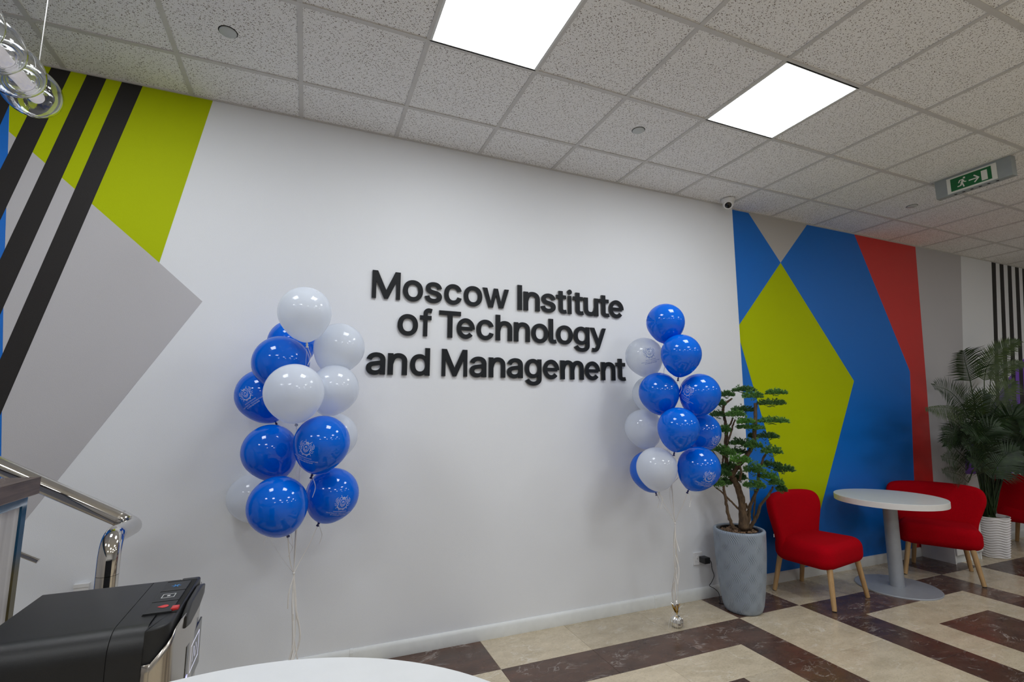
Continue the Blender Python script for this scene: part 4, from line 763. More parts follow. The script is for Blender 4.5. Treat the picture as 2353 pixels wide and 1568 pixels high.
Lb = [
 (701, 718, 60, 2.45, (706, 800), 'white', 'plain white balloon at the very top of the left bunch', None),
 (780, 799, 57, 2.62, (745, 880), 'white', 'white balloon nearest the letters a n d, upper right of left bunch', None),
 (671, 788, 54, 2.76, (680, 870), 'blue', 'blue balloon mostly hidden behind the top white balloon of left bunch', None),
 (646, 834, 64, 2.54, (672, 925), 'blue', 'plain blue balloon directly below left of the topmost white balloon', None),
 (604, 907, 61, 2.68, (640, 985), 'blue', 'blue balloon with printed emblem at the far left of left bunch', (564, 906, 0.047, 0.15, 'white')),
 (676, 902, 67.5, 2.30, (682, 995), 'white', 'large plain white balloon at the front centre of left bunch', None),
 (768, 894, 56, 2.52, (735, 975), 'white', 'white balloon right of the large front white balloon, left bunch', None),
 (768, 1002, 53, 2.70, (745, 1080), 'white', 'white balloon half hidden behind the emblem balloon, right side of left bunch', None),
 (620, 1037, 63, 2.50, (655, 1125), 'blue', 'plain blue balloon below the large white balloon, left bunch', None),
 (740, 1018, 63.5, 2.36, (713, 1105), 'blue', 'blue balloon with emblem beside the plain blue balloon, left bunch middle right', (703, 1031, 0.047, 0.0, 'white')),
 (578, 1142, 55, 2.74, (610, 1220), 'white', 'white balloon peeking out at the lower left of left bunch', None),
 (764, 1136, 60.5, 2.52, (722, 1225), 'blue', 'lowest blue balloon with printed emblem, lower right of left bunch', (788, 1157, 0.047, 0.12, 'white')),
 (638, 1162, 69, 2.26, (672, 1262), 'blue', 'lowest plain blue balloon at the front bottom of left bunch', None)]
for (u, v, r, t, tg, col, lab, cr) in Lb: balloon(u, v, r, t, tg, col, lab, 'balloons of the left bunch', GL, cr, 0.09 if r > 66 else 0.0)
Rb = [
 (1529, 741, 43.5, 3.50, (1538, 810), 'blue', 'plain blue balloon at the very top of right bunch', None),
 (1565, 814, 46, 3.36, (1556, 890), 'blue', 'plain blue balloon just below the topmost blue balloon, right bunch', None),
 (1480, 819, 43, 3.62, (1503, 885), 'white', 'white balloon with blue printed emblem beside the word Management', (1492, 811, 0.051, -0.12, 'blue')),
 (1514, 902, 46, 3.44, (1530, 975), 'blue', 'plain blue balloon in the middle left of right bunch', None),
 (1608, 905, 47, 3.40, (1588, 980), 'blue', 'blue balloon with printed emblem on its left side, right bunch', (1580, 898, 0.051, -0.30, 'white')),
 (1496, 906, 43, 3.74, (1515, 975), 'white', 'white balloon mostly hidden behind the middle left blue balloon, right bunch', None),
 (1559, 984, 48, 3.24, (1546, 1060), 'blue', 'plain blue balloon at the front centre of right bunch', None),
 (1611, 993, 45, 3.56, (1590, 1065), 'blue', 'blue balloon half hidden beside the bonsai tree crown, emblem at its right edge', (1646, 1013, 0.051, 0.25, 'white')),
 (1606, 1075, 49, 3.30, (1573, 1146), 'blue', 'lowest blue balloon with emblem at the lower right of right bunch', (1631, 1097, 0.051, 0.15, 'white')),
 (1478, 984, 43, 3.60, (1503, 1055), 'white', 'plain white balloon at the left middle of right bunch', None),
 (1509, 1075, 47, 3.28, (1516, 1150), 'white', 'plain white balloon at the front bottom of right bunch', None),
 (1492, 1081, 45, 3.58, (1512, 1150), 'blue', 'blue balloon peeking out behind the lowest white balloon, right bunch', None)]
for (u, v, r, t, tg, col, lab, cr) in Rb: balloon(u, v, r, t, tg, col, lab, 'balloons of the right bunch', GR, cr)
def weight(base, g, label):
    t = thing('balloon_weight', label, 'balloon weight', tuple(base))
    rr = random.Random(3)
    prof = [(0.0, 0.0), (0.028, 0.001), (0.038, 0.014), (0.041, 0.034), (0.036, 0.054), (0.022, 0.068), (0.012, 0.074), (0.010, 0.080)]
    MB().lathe(prof, 30, fn=lambda r, z, a: r * (1 + 0.05 * math.sin(a * 11 + z * 40) + 0.04 * math.sin(a * 17))).build('foil_body', 'foil_silver', t)
    for k in range(11):
        a = k * 2.4 + rr.uniform(-0.3, 0.3); h = rr.uniform(0.04, 0.085); sp = rr.uniform(0.012, 0.045); w = 0.011
        d = Vector((math.cos(a), math.sin(a), 0)); s_ = Vector((-d.y, d.x, 0)) * w
        p0 = Vector((0, 0, 0.076)); p1 = p0 + d * sp * 0.5 + Vector((0, 0, h * 0.6)); p2 = p0 + d * sp + Vector((0, 0, h))
        MB().add([p0 - s_ * 0.4, p0 + s_ * 0.4, p1 + s_ + d * 0.004, p1 - s_ - d * 0.003, p2 + s_ * 0.8, p2 - s_ * 0.6], [(0, 1, 2, 3), (3, 2, 4, 5)]).build('foil_leaf', 'foil_gold' if k % 3 == 1 else 'foil_silver', t)
    b = Vector(base); top = Vector((0, 0, 0.08)); gg = g - b
    for k in range(5):
        j = lambda s: Vector((rr.uniform(-1, 1), rr.uniform(-1, 1), 0)) * s
        pts = smooth_line([gg, gg.lerp(top, 0.25) + j(0.012), gg.lerp(top, 0.5) + j(0.03), gg.lerp(top, 0.75) + j(0.03), top], 7)
        MB().tube(pts, 0.003, 5, flat=0.3).build('ribbon', 'ribbon', t)
    for k in range(6):
        j = lambda s: Vector((rr.uniform(-1, 1), rr.uniform(-1, 1), 0)) * s
        st = gg.lerp(top, rr.uniform(0.0, 0.6)); e = st + j(0.03) + Vector((0, 0, -rr.uniform(0.06, 0.2)))
        MB().tube(smooth_line([st, st.lerp(e, 0.5) + j(0.012), e], 5), 0.003, 5, flat=0.3).build('ribbon_tail', 'ribbon', t)
    for k in range(5):
        a = rr.uniform(0, 6.28); d = Vector((math.cos(a), math.sin(a), 0))
        MB().tube(smooth_line([top, top + d * 0.04 + Vector((0, 0, 0.02)), top + d * 0.075 + Vector((0, 0, -0.04)), top + d * 0.085 + Vector((0, 0, -0.07))], 5), 0.0016, 5, flat=0.3).build('ribbon_curl', 'ribbon', t)
    MB().lathe([(0, -0.006), (0.006, -0.003), (0.006, 0.003), (0, 0.006)], 10, tuple(gg)).build('ribbon_knot', 'ribbon', t, smooth=True)
weight(WR, GR, 'crinkled silver and gold foil weight on the floor under the right balloon bunch')
weight(WL, GL, 'white curling ribbons and foil weight under the left balloon bunch')

# ================================================================== RED CHAIRS
def make_chair(label, loc, rz):
    t = thing('lounge_chair', label, 'chair', loc, rz, 'red lounge chairs')
    out = [Vector((q.x * (1.0 - 0.26 * max(0.0, q.y + 0.05)), q.y - 0.030)) for q in rrect(0.295, 0.238, 0.105, 8)]
    def seat_map(u, v, h):
        k = max(0.0, min(1.0, (h - 0.30) / 0.15)); k = k * k * (3 - 2 * k)
        return Vector((u, v, h + k * (0.016 * max(0.0, 1 - (u / 0.3) ** 2) * max(0.0, 1 - ((v + 0.03) / 0.27) ** 2) - 0.02 * v) - (1 - k) * 0.012 * max(0.0, 1 - ((v + 0.03) / 0.3) ** 2)))
    MB().slab(out, 0.282, 0.450, 0.062, seat_map, 7).build('seat', 'fabric_red', t, smooth=True)
    bo = [(-0.20, 0.275), (0.20, 0.275), (0.262, 0.32), (0.264, 0.43), (0.306, 0.55), (0.343, 0.66), (0.325, 0.755), (0.245, 0.785), (0.0, 0.792), (-0.245, 0.785), (-0.325, 0.755), (-0.343, 0.66), (-0.306, 0.55), (-0.264, 0.43), (-0.262, 0.32)]
    bo = chaikin([Vector(p) for p in bo], 3)
    def mp(u, v, h):
        lean = 0.13 * max(0.0, v - 0.40); curve = -0.55 * u * u
        th = h if v > 0.45 else h
        return Vector((u * 1.08, 0.112 + th + lean + curve, v))
    MB().slab(bo, 0.0, 0.085, 0.040, mp, 6).build('backrest', 'fabric_red', t, smooth=True)
    for sx, y0, y1, xt, xb in ((-1, -0.215, -0.250, 0.215, 0.262), (1, -0.215, -0.250, 0.215, 0.262), (-1, 0.185, 0.235, 0.175, 0.208), (1, 0.185, 0.235, 0.175, 0.208)):
        a, b = Vector((sx * xt, y0, 0.295)), Vector((sx * xb, y1, 0.0))
        lg = MB().tube([a, a.lerp(b, 0.5), b.lerp(a, 0.01) + Vector((0, 0, 0.002))], [0.021, 0.019, 0.0165], 20).build('leg', 'wood_beech', t, smooth='auto')
        MB().tube([b + Vector((0, 0, 0.004)), b], 0.0145, 16).build('foot_glide', 'plastic_black', lg)
    MB().box((-0.306, 0.15, 0.45), (-0.300, 0.154, 0.475)).build('care_tag', 'plastic_white', t)
    return t
make_chair('red fabric lounge chair with wooden legs beside the grey planter', (5.228, -0.285, 0), math.radians(9.5))
make_chair('red fabric lounge chair behind the round table, facing left', (6.775, -0.365, 0), math.radians(-62))
make_chair('red fabric lounge chair seen from behind at the right photo edge', (8.62, -0.33, 0), math.radians(96))

# ================================================================== TABLES
def round_table(name, label, loc, ht, R, rb, rp, grp):
    t = thing(name, label, 'table', loc, 0, grp)
    top = MB().lathe([(0, ht - 0.0256), (R - 0.002, ht - 0.0256), (R, ht - 0.024), (R, ht - 0.0015), (R - 0.0015, ht), (0, ht)], 96).build('tabletop', 'table_white', t, smooth='auto')
    MB().lathe([(R, ht - 0.047), (R + 0.0006, ht - 0.0230), (R + 0.0006, ht - 0.0025), (R, ht - 0.002)], 96).build('edge_band', 'table_edge', top, smooth='auto')
    MB().lathe([(rp, 0.010), (rp, ht - 0.026)], 48).build('column', 'metal_grey', t, smooth='auto')
    MB().lathe([(0, 0), (rb, 0), (rb, 0.006), (rb - 0.004, 0.010), (0, 0.0115)], 96).build('base_plate', 'metal_grey', t, smooth='auto')
    return t
round_table('round_table', 'round white table with grey pedestal between the red chairs', (6.005, -0.43, 0), 0.742, 0.40, 0.30, 0.052, 'round white tables')
round_table('round_table', 'round white tabletop in the foreground at the bottom edge', (1.239, -2.724, 0), 1.08, 0.441, 0.32, 0.04, 'round white tables')

# ================================================================== CABINET, SOCKET
t = thing('low_cabinet', 'low white cabinet against the wall behind the red chair', 'cabinet', (7.42, -0.125, 0))
MB().box((-0.225, -0.140, 0.0), (-0.207, 0.145, 0.60)).build('side_panel', 'plastic_white', t)
MB().box((0.207, -0.140, 0.0), (0.225, 0.145, 0.60)).build('side_panel', 'plastic_white', t)
MB().box((-0.207, -0.120, 0.0), (0.207, -0.104, 0.078)).build('plinth', 'trim_white', t)
MB().box((-0.207, -0.104, 0.078), (0.207, 0.145, 0.60)).build('body', 'trim_white', t)
MB().box((-0.228, -0.162, 0.60), (0.228, 0.145, 0.622)).build('top', 'plastic_white', t)
for s in (-1, 1):
    d = MB().box((min(s * 0.003, s * 0.222), -0.158, 0.085), (max(s * 0.003, s * 0.222), -0.141, 0.595)).build('door', 'plastic_white', t)
    MB().box((s * 0.03 - 0.006, -0.172, 0.42), (s * 0.03 + 0.006, -0.158, 0.54)).build('handle', 'metal_grey', d)
t = thing('wall_socket', 'white wall socket beside the grey planter', 'socket', (4.268, 0, 0.307))
MB().slab(rrect(0.045, 0.048, 0.006), 0, 0.011, 0.003, lambda u, v, h: Vector((u, -h, v)), 3).build('plate', 'socket_white', t)
rx = Matrix.Rotation(math.pi / 2, 3, 'X')
MB().lathe([(0.0, 0.0105), (0.019, 0.0105), (0.020, 0.0125), (0.024, 0.0125), (0.025, 0.0105)], 36, axis=rx).build('receptacle', 'socket_white', t, smooth='auto')
MB().lathe([(0.0, 0.0112), (0.003, 0.0112), (0.003, 0.0105)], 12, (-0.009, 0, 0), axis=rx).build('pin_hole', 'hole', t)
t = thing('power_adapter', 'black plug-in power adapter with thin cable in the wall socket', 'adapter', (4.300, -0.012, 0.303))
MB().slab(rrect(0.029, 0.023, 0.006), 0.001, 0.064, 0.005, lambda u, v, h: Vector((u, -h, v)), 4).build('body', 'plastic_black', t, smooth='auto')
MB().tube([(0.020, -0.045, 0.0), (0.034, -0.045, 0.0), (0.040, -0.045, -0.003)], [0.0055, 0.004, 0.0028], 12).build('strain_relief', 'plastic_black', t, smooth=True)
cb = [(0.040, -0.045, -0.003), (0.052, -0.046, -0.02), (0.054, -0.05, -0.07), (0.060, -0.06, -0.12), (0.030, -0.06, -0.165), (0.020, -0.05, -0.19), (0.060, -0.06, -0.215), (0.090, -0.07, -0.25), (0.070, -0.10, -0.299), (0.045, -0.12, -0.301), (0.10, -0.15, -0.302), (0.14, -0.19, -0.302), (0.13, -0.16, -0.28), (0.15, -0.14, -0.26)]
MB().tube(smooth_line(cb, 6), 0.0026, 8).build('cable', 'plastic_black', t, smooth=True)

# ================================================================== BONSAI TREE IN GREY PLANTER
PC = Vector((4.425, -0.285, 0))
t = thing('planter', 'tall grey planter with embossed wave pattern on the floor', 'planter', tuple(PC))
HP = 0.585
prof = [(0.0, 0.0), (0.118, 0.0), (0.128, 0.006), (0.134, 0.02)]
for k in range(1, 21):
    z = 0.02 + (HP - 0.045) * k / 20; prof.append((0.134 + 0.050 * math.sin((z / HP) * math.pi * 0.5) ** 0.8, z))
rt_ = prof[-1][0]
prof += [(rt_ + 0.0005, HP - 0.012), (rt_ - 0.004, HP - 0.003), (rt_ - 0.010, HP), (rt_ - 0.020, HP - 0.002), (rt_ - 0.024, HP - 0.010), (rt_ - 0.024, HP - 0.06)]
MB().lathe(prof, 96).build('pot', 'planter_grey', t, smooth='auto')
MB().lathe([(rt_ - 0.047, HP - 0.05), (rt_ - 0.047, HP - 0.006), (rt_ - 0.032, HP - 0.006), (rt_ - 0.036, HP - 0.014), (rt_ - 0.036, HP - 0.05)], 72).build('inner_liner', 'plastic_black', t, smooth='auto')
mb = MB().lathe([(0.0, HP - 0.036), (rt_ - 0.036, HP - 0.04)], 40); rr = random.Random(5)
ico = [Vector(v) for v in [(0, 0, 1), (0.894, 0, 0.447), (0.276, 0.851, 0.447), (-0.724, 0.526, 0.447), (-0.724, -0.526, 0.447), (0.276, -0.851, 0.447), (0.724, 0.526, -0.447), (-0.276, 0.851, -0.447), (-0.894, 0, -0.447), (-0.276, -0.851, -0.447), (0.724, -0.526, -0.447), (0, 0, -1)]]
icf = [(0, 1, 2), (0, 2, 3), (0, 3, 4), (0, 4, 5), (0, 5, 1), (1, 6, 2), (2, 7, 3), (3, 8, 4), (4, 9, 5), (5, 10, 1), (6, 7, 2), (7, 8, 3), (8, 9, 4), (9, 10, 5), (10, 6, 1), (6, 11, 7), (7, 11, 8), (8, 11, 9), (9, 11, 10), (10, 11, 6)]
for k in range(170):
    a = rr.uniform(0, 6.283); r = (rt_ - 0.045) * math.sqrt(rr.random()); s_ = rr.uniform(0.008, 0.014)
    c = Vector((r * math.cos(a), r * math.sin(a), HP - 0.030 + rr.uniform(-0.004, 0.008))); q = Matrix.Rotation(rr.uniform(0, 6), 3, 'Z') @ Matrix.Rotation(rr.uniform(0, 3), 3, 'X')
    mb.add([c + q @ Vector((v.x * s_ * 1.25, v.y * s_, v.z * s_ * 0.8)) for v in ico], icf)
o = mb.build('clay_pebbles', 'gravel', t, smooth=True); o['kind'] = 'stuff'

tree = thing('bonsai_tree', 'bonsai style tree with flat green needle pads in the grey planter', 'tree', (PC.x, PC.y, HP - 0.03))
TB = Vector(tree.location)
vn = Vector((PC.x - CP.x, PC.y - CP.y, 0)).normalized()
vr = Vector((vn.y, -vn.x, 0))
def tp(x, y, dep=0.0):
    """photo crop point -> the vertical plane through the trunk facing the room, dep metres behind it"""
    u, v = 1620 + x / 4.238, 870 + y / 4.238; d = ray(u, v); P0 = PC + vn * dep
    return CP + d * ((P0 - CP).dot(vn) / d.dot(vn))
PXM = 3.95 / FPX / 4.238 * 0.93
def limb(name, pts, rads, rough=0.12):
    P = smooth_line([tp(*p) for p in pts], 5); n = len(P); R = []
    rr = random.Random(len(pts) * 7 + int(pts[0][0]))
    for i in range(n):
        f = i / (n - 1) * (len(rads) - 1); k = min(int(f), len(rads) - 2); R.append((rads[k] + (rads[k + 1] - rads[k]) * (f - k)) * PXM * rr.uniform(1 - rough, 1 + rough))
    P = [p + Vector((rr.uniform(-1, 1), rr.uniform(-1, 1), 0)) * 0.0025 for p in P]
    return MB().tube(P, R, 9).build(name, 'bark', tree, smooth=True, off=TB)
limb('trunk', [(385, 1470), (372, 1350), (362, 1240), (335, 1110), (290, 1000), (262, 950), (300, 880), (335, 830)], [52, 40, 36, 34, 32, 30, 24, 20])
limb('trunk', [(262, 950, 0.02), (225, 860, 0.03), (205, 780, 0.03), (203, 650, 0.03), (207, 520, 0.03), (195, 420, 0.03), (178, 330, 0.03), (178, 280, 0.03), (215, 230, 0.03), (265, 195, 0.03)], [26, 20, 20, 20, 18, 15, 14, 13, 12, 8])
limb('trunk', [(335, 840, 0.0), (400, 760, 0.0), (445, 690, 0.0), (478, 590, 0.0), (485, 500, 0.0), (490, 400, 0.0), (492, 240, 0.0)], [24, 22, 21, 20, 18, 19, 15])
limb('branch', [(280, 1470, -0.05), (240, 1370, -0.05), (215, 1280, -0.05), (205, 1190, -0.05), (185, 1100, -0.05), (180, 1040, -0.05)], [20, 16, 15, 14, 14, 10])
limb('branch', [(335, 1280, 0.0), (280, 1225, -0.02), (220, 1165, -0.04), (160, 1105, -0.05), (110, 1070, -0.06)], [10, 9, 9, 8, 5])
limb('branch', [(400, 1470, 0.03), (425, 1350, 0.03), (435, 1260, 0.03), (480, 1150, 0.03), (520, 1060, 0.03), (518, 960, 0.03), (525, 900, 0.03)], [24, 20, 17, 15, 13, 14, 12])
limb('branch', [(395, 1215, 0.0), (425, 1275, 0.02)], [8, 9])
limb('branch', [(430, 1470, 0.05), (480, 1390, 0.05), (520, 1310, 0.05), (535, 1245, 0.05), (590, 1175, 0.05), (635, 1110, 0.05), (662, 1055, 0.05)], [20, 16, 15, 13, 12, 11, 9])
limb('branch', [(478, 1380, 0.06), (476, 1290, 0.06), (487, 1200, 0.06), (487, 1080, 0.05)], [10, 9, 9, 10])
limb('branch', [(545, 850, 0.04), (560, 800, 0.04), (585, 745, 0.04), (610, 700, 0.04)], [10, 11, 10, 6])
limb('branch', [(215, 640, 0.0), (245, 560, -0.02), (265, 480, -0.03), (295, 400, -0.04)], [9, 10, 9, 8])
limb('branch', [(222, 500, 0.0), (250, 435, -0.01), (270, 385, -0.02)], [8, 10, 8])
limb('branch', [(172, 840, 0.03), (175, 760, 0.03), (178, 700, 0.02)], [9, 9, 7])
limb('branch', [(335, 1000, -0.03), (352, 920, -0.04), (340, 850, -0.04)], [13, 12, 9])
limb('branch', [(150, 830, 0.04), (105, 750, 0.04), (60, 690, 0.04)], [7, 6, 5])
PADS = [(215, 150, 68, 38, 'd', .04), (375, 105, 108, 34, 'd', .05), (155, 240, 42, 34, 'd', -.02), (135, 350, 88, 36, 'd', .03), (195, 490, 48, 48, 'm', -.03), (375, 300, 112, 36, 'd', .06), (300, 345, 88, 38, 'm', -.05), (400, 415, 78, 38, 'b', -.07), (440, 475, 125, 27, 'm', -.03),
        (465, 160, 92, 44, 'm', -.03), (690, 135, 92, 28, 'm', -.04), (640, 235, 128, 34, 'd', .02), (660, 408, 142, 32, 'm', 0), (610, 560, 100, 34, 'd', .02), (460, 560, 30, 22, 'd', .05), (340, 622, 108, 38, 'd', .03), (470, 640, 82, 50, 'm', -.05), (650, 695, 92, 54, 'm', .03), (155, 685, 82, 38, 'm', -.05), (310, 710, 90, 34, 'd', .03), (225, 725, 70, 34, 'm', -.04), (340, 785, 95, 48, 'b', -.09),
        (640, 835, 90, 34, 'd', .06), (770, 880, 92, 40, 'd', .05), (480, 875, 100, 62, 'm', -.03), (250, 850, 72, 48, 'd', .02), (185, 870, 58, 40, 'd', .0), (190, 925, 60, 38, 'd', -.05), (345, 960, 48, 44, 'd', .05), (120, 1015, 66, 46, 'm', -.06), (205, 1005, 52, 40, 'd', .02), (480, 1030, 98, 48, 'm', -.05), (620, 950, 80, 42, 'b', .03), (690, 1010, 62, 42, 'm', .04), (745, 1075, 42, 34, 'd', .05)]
def pad(cx, cy, hw, hh, shade, dep, seed):
    rr = random.Random(seed); c = tp(cx, cy, dep); a = hw * PXM; hgt = hh * PXM * 1.65; b = max(0.035, a * 0.62); mb = MB()
    n = int(150 + 14000 * a * b * 2.0)
    # underside twigs
    for k in range(5):
        e = c + vr * rr.uniform(-0.85, 0.85) * a + vn * rr.uniform(-0.6, 0.6) * b + Vector((0, 0, -hgt * 0.25)); s = c + vr * rr.uniform(-0.3, 0.3) * a + Vector((0, 0, -hgt * 0.8))
        mb.tube([s, s.lerp(e, 0.6) + Vector((0, 0, -0.002)), e], [0.002, 0.0016, 0.001], 4)
    for k in range(n):
        while True:
            x, y = rr.uniform(-1, 1), rr.uniform(-1, 1)
            if x * x + y * y < 1: break
        dome = math.sqrt(max(0, 1 - x * x - y * y)); lump = 0.55 + 0.45 * math.sin(x * 7 + seed) * math.cos(y * 6 + seed * 2)
        z = -0.55 + rr.uniform(0.15, 1.0) * (0.35 + 1.0 * dome * lump)
        p = c + vr * x * a + vn * y * b + Vector((0, 0, z * hgt))
        base = (vr * x * 0.9 + vn * y * 0.9 + Vector((0, 0, 0.75 + 0.3 * dome))).normalized()
        for q in range(6):
            d = (base + Vector((rr.uniform(-1, 1), rr.uniform(-1, 1), rr.uniform(-0.7, 0.9))) * 0.75).normalized(); L = rr.uniform(0.012, 0.022)
            s = d.cross(Vector((rr.uniform(-1, 1), rr.uniform(-1, 1), rr.uniform(-1, 1)))).normalized() * 0.0024
            m = p + d * L * 0.55
            mb.add([p - s * 0.5, p + s * 0.5, m + s, p + d * L, m - s], [(0, 1, 2, 3, 4)])
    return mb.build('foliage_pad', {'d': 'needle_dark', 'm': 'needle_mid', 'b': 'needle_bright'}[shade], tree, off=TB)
for k, p in enumerate(PADS): pad(*p, k * 13 + 1)

# ================================================================== PALM IN WHITE POT
QC = Vector((7.90, -0.245, 0)); QH = 0.40
t = thing('palm_pot', 'white plant pot with wavy horizontal ridges behind the red chair', 'plant pot', tuple(QC))
prof = [(0.0, 0.0), (0.118, 0.0)] + [(0.122 + 0.038 * (k / 140.0), QH * k / 140.0) for k in range(1, 138)] + [(0.162, QH), (0.156, QH + 0.001), (0.150, QH - 0.006), (0.148, QH - 0.05)]
def ridg(r, z, a):
    if z < 0.004 or z > QH - 0.006 or r < 0.06: return r
    return r + 0.0055 * math.sin(2 * math.pi * (z / 0.0245 + 0.28 * math.sin(a * 6)))
MB().lathe(prof, 96, fn=ridg).build('pot', 'pot_white', t, smooth=True)
o = MB().lathe([(0.0, QH - 0.028), (0.06, QH - 0.026), (0.149, QH - 0.032)], 40).build('soil', 'gravel', t)
palm = thing('palm_plant', 'dark green potted palm with long feathery fronds in the white ridged pot', 'palm', (QC.x, QC.y, QH - 0.03))
QB = Vector(palm.location)
def qp(x, y, yy):
    return on_y(2110 + x / 4.354, 760 + y / 4.354, yy)
def frond(stalk, blade, wl, wr_, light, seed, flat=0.3):
    rr = random.Random(seed); mb = MB()
    B = smooth_line(blade, 8); n = len(B); st = smooth_line([QC + Vector((rr.uniform(-0.04, 0.04), rr.uniform(-0.04, 0.04), QH - 0.03))] + stalk + [B[0]], 5)
    mb.tube(st, [0.008 - 0.004 * i / (len(st) - 1) for i in range(len(st))], 6); mb.tube(B, [0.004 - 0.003 * i / (n - 1) for i in range(n)], 5)
    L = sum((B[i + 1] - B[i]).length for i in range(n - 1)); cnt = max(10, int(L / 0.0165)); view = Vector((-0.75, -0.55, 0.15)).normalized()
    acc = 0; k = 0; step = L / cnt
    for i in range(n - 1):
        seg_ = (B[i + 1] - B[i]); ln = seg_.length; d = seg_.normalized()
        side = d.cross(view); side = side.normalized() if side.length > 1e-3 else Vector((0, 0, 1))
        side = (side + view * rr.uniform(-0.15, 0.15) * 0).normalized(); nrm = side.cross(d).normalized()
        while acc <= (k + 1e-9) * 0 + ln:
            s = (k * step) - sum((B[j + 1] - B[j]).length for j in range(i))
            if s > ln: break
            p = B[i] + d * s; f = k / cnt; prof_ = math.sin(min(1.0, 0.12 + f * 0.98) * math.pi) ** 0.5
            for sg, wd in ((1, wl), (-1, wr_)):
                ll = wd * (0.30 + 0.70 * prof_) * rr.uniform(0.88, 1.08); fw = 0.55 + 0.55 * f
                dr = (side * sg + d * fw + nrm * flat * rr.uniform(0.4, 1.0)).normalized(); dr2 = (dr + Vector((0, 0, -0.35)) + d * 0.10).normalized()
                w = dr.cross(nrm).normalized() * 0.0072
                m = p + dr * ll * 0.5; e = m + dr2 * ll * 0.5
                mb.add([p - w * 0.6, p + w * 0.6, m + w, m - w, e], [(0, 1, 2, 3), (3, 2, 4)])
            k += 1
            if k > cnt: break
        if k > cnt: break
    return mb.build('frond', 'palm_leaf_light' if light else 'palm_leaf', palm, off=QB)
FR = [  # stalk points, blade points (photo crop x, y, room y), leaflet lengths, light
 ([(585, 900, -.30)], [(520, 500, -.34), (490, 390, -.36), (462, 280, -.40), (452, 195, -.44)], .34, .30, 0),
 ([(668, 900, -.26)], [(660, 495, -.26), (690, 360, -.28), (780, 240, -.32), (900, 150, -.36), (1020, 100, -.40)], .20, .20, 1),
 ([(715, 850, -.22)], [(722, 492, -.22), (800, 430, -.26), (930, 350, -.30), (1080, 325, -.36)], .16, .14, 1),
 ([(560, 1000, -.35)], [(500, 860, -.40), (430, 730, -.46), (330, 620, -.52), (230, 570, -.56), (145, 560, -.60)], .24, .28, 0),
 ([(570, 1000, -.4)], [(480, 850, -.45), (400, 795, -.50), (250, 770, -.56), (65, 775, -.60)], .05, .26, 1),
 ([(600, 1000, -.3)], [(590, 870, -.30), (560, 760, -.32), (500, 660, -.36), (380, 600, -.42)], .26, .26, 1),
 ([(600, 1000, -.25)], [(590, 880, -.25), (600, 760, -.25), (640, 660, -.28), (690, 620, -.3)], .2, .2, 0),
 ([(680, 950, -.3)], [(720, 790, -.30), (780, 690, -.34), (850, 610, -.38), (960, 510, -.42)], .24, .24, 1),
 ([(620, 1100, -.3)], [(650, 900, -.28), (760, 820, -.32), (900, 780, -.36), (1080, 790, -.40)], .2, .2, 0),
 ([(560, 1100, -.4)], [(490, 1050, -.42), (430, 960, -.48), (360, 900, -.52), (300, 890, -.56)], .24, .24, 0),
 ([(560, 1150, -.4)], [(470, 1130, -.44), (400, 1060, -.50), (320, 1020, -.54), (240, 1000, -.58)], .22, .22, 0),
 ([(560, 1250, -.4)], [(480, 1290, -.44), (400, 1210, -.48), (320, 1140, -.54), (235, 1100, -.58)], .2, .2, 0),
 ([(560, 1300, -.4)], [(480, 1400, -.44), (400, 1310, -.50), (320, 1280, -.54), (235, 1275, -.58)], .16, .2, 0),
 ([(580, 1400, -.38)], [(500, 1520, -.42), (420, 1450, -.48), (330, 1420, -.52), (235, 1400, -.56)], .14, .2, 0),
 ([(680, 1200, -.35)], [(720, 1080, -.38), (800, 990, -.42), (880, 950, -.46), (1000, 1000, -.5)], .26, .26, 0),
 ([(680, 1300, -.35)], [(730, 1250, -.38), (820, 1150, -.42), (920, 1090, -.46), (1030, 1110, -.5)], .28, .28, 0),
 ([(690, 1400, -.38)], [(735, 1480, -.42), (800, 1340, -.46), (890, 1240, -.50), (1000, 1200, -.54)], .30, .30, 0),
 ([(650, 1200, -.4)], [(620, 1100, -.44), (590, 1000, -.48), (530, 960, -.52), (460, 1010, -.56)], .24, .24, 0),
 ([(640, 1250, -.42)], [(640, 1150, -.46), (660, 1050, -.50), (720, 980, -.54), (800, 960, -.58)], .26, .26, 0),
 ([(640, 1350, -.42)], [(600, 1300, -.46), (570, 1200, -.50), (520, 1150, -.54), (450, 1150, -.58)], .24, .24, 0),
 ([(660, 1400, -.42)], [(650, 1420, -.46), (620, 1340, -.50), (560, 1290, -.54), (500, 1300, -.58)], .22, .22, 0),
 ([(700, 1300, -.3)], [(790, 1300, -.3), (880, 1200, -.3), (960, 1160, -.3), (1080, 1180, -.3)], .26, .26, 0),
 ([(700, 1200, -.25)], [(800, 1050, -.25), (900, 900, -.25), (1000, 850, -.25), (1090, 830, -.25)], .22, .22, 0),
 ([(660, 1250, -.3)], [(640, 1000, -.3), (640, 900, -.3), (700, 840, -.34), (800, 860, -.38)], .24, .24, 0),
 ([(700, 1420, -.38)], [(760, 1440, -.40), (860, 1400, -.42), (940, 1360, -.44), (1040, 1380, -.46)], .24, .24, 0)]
fr_ = random.Random(77)
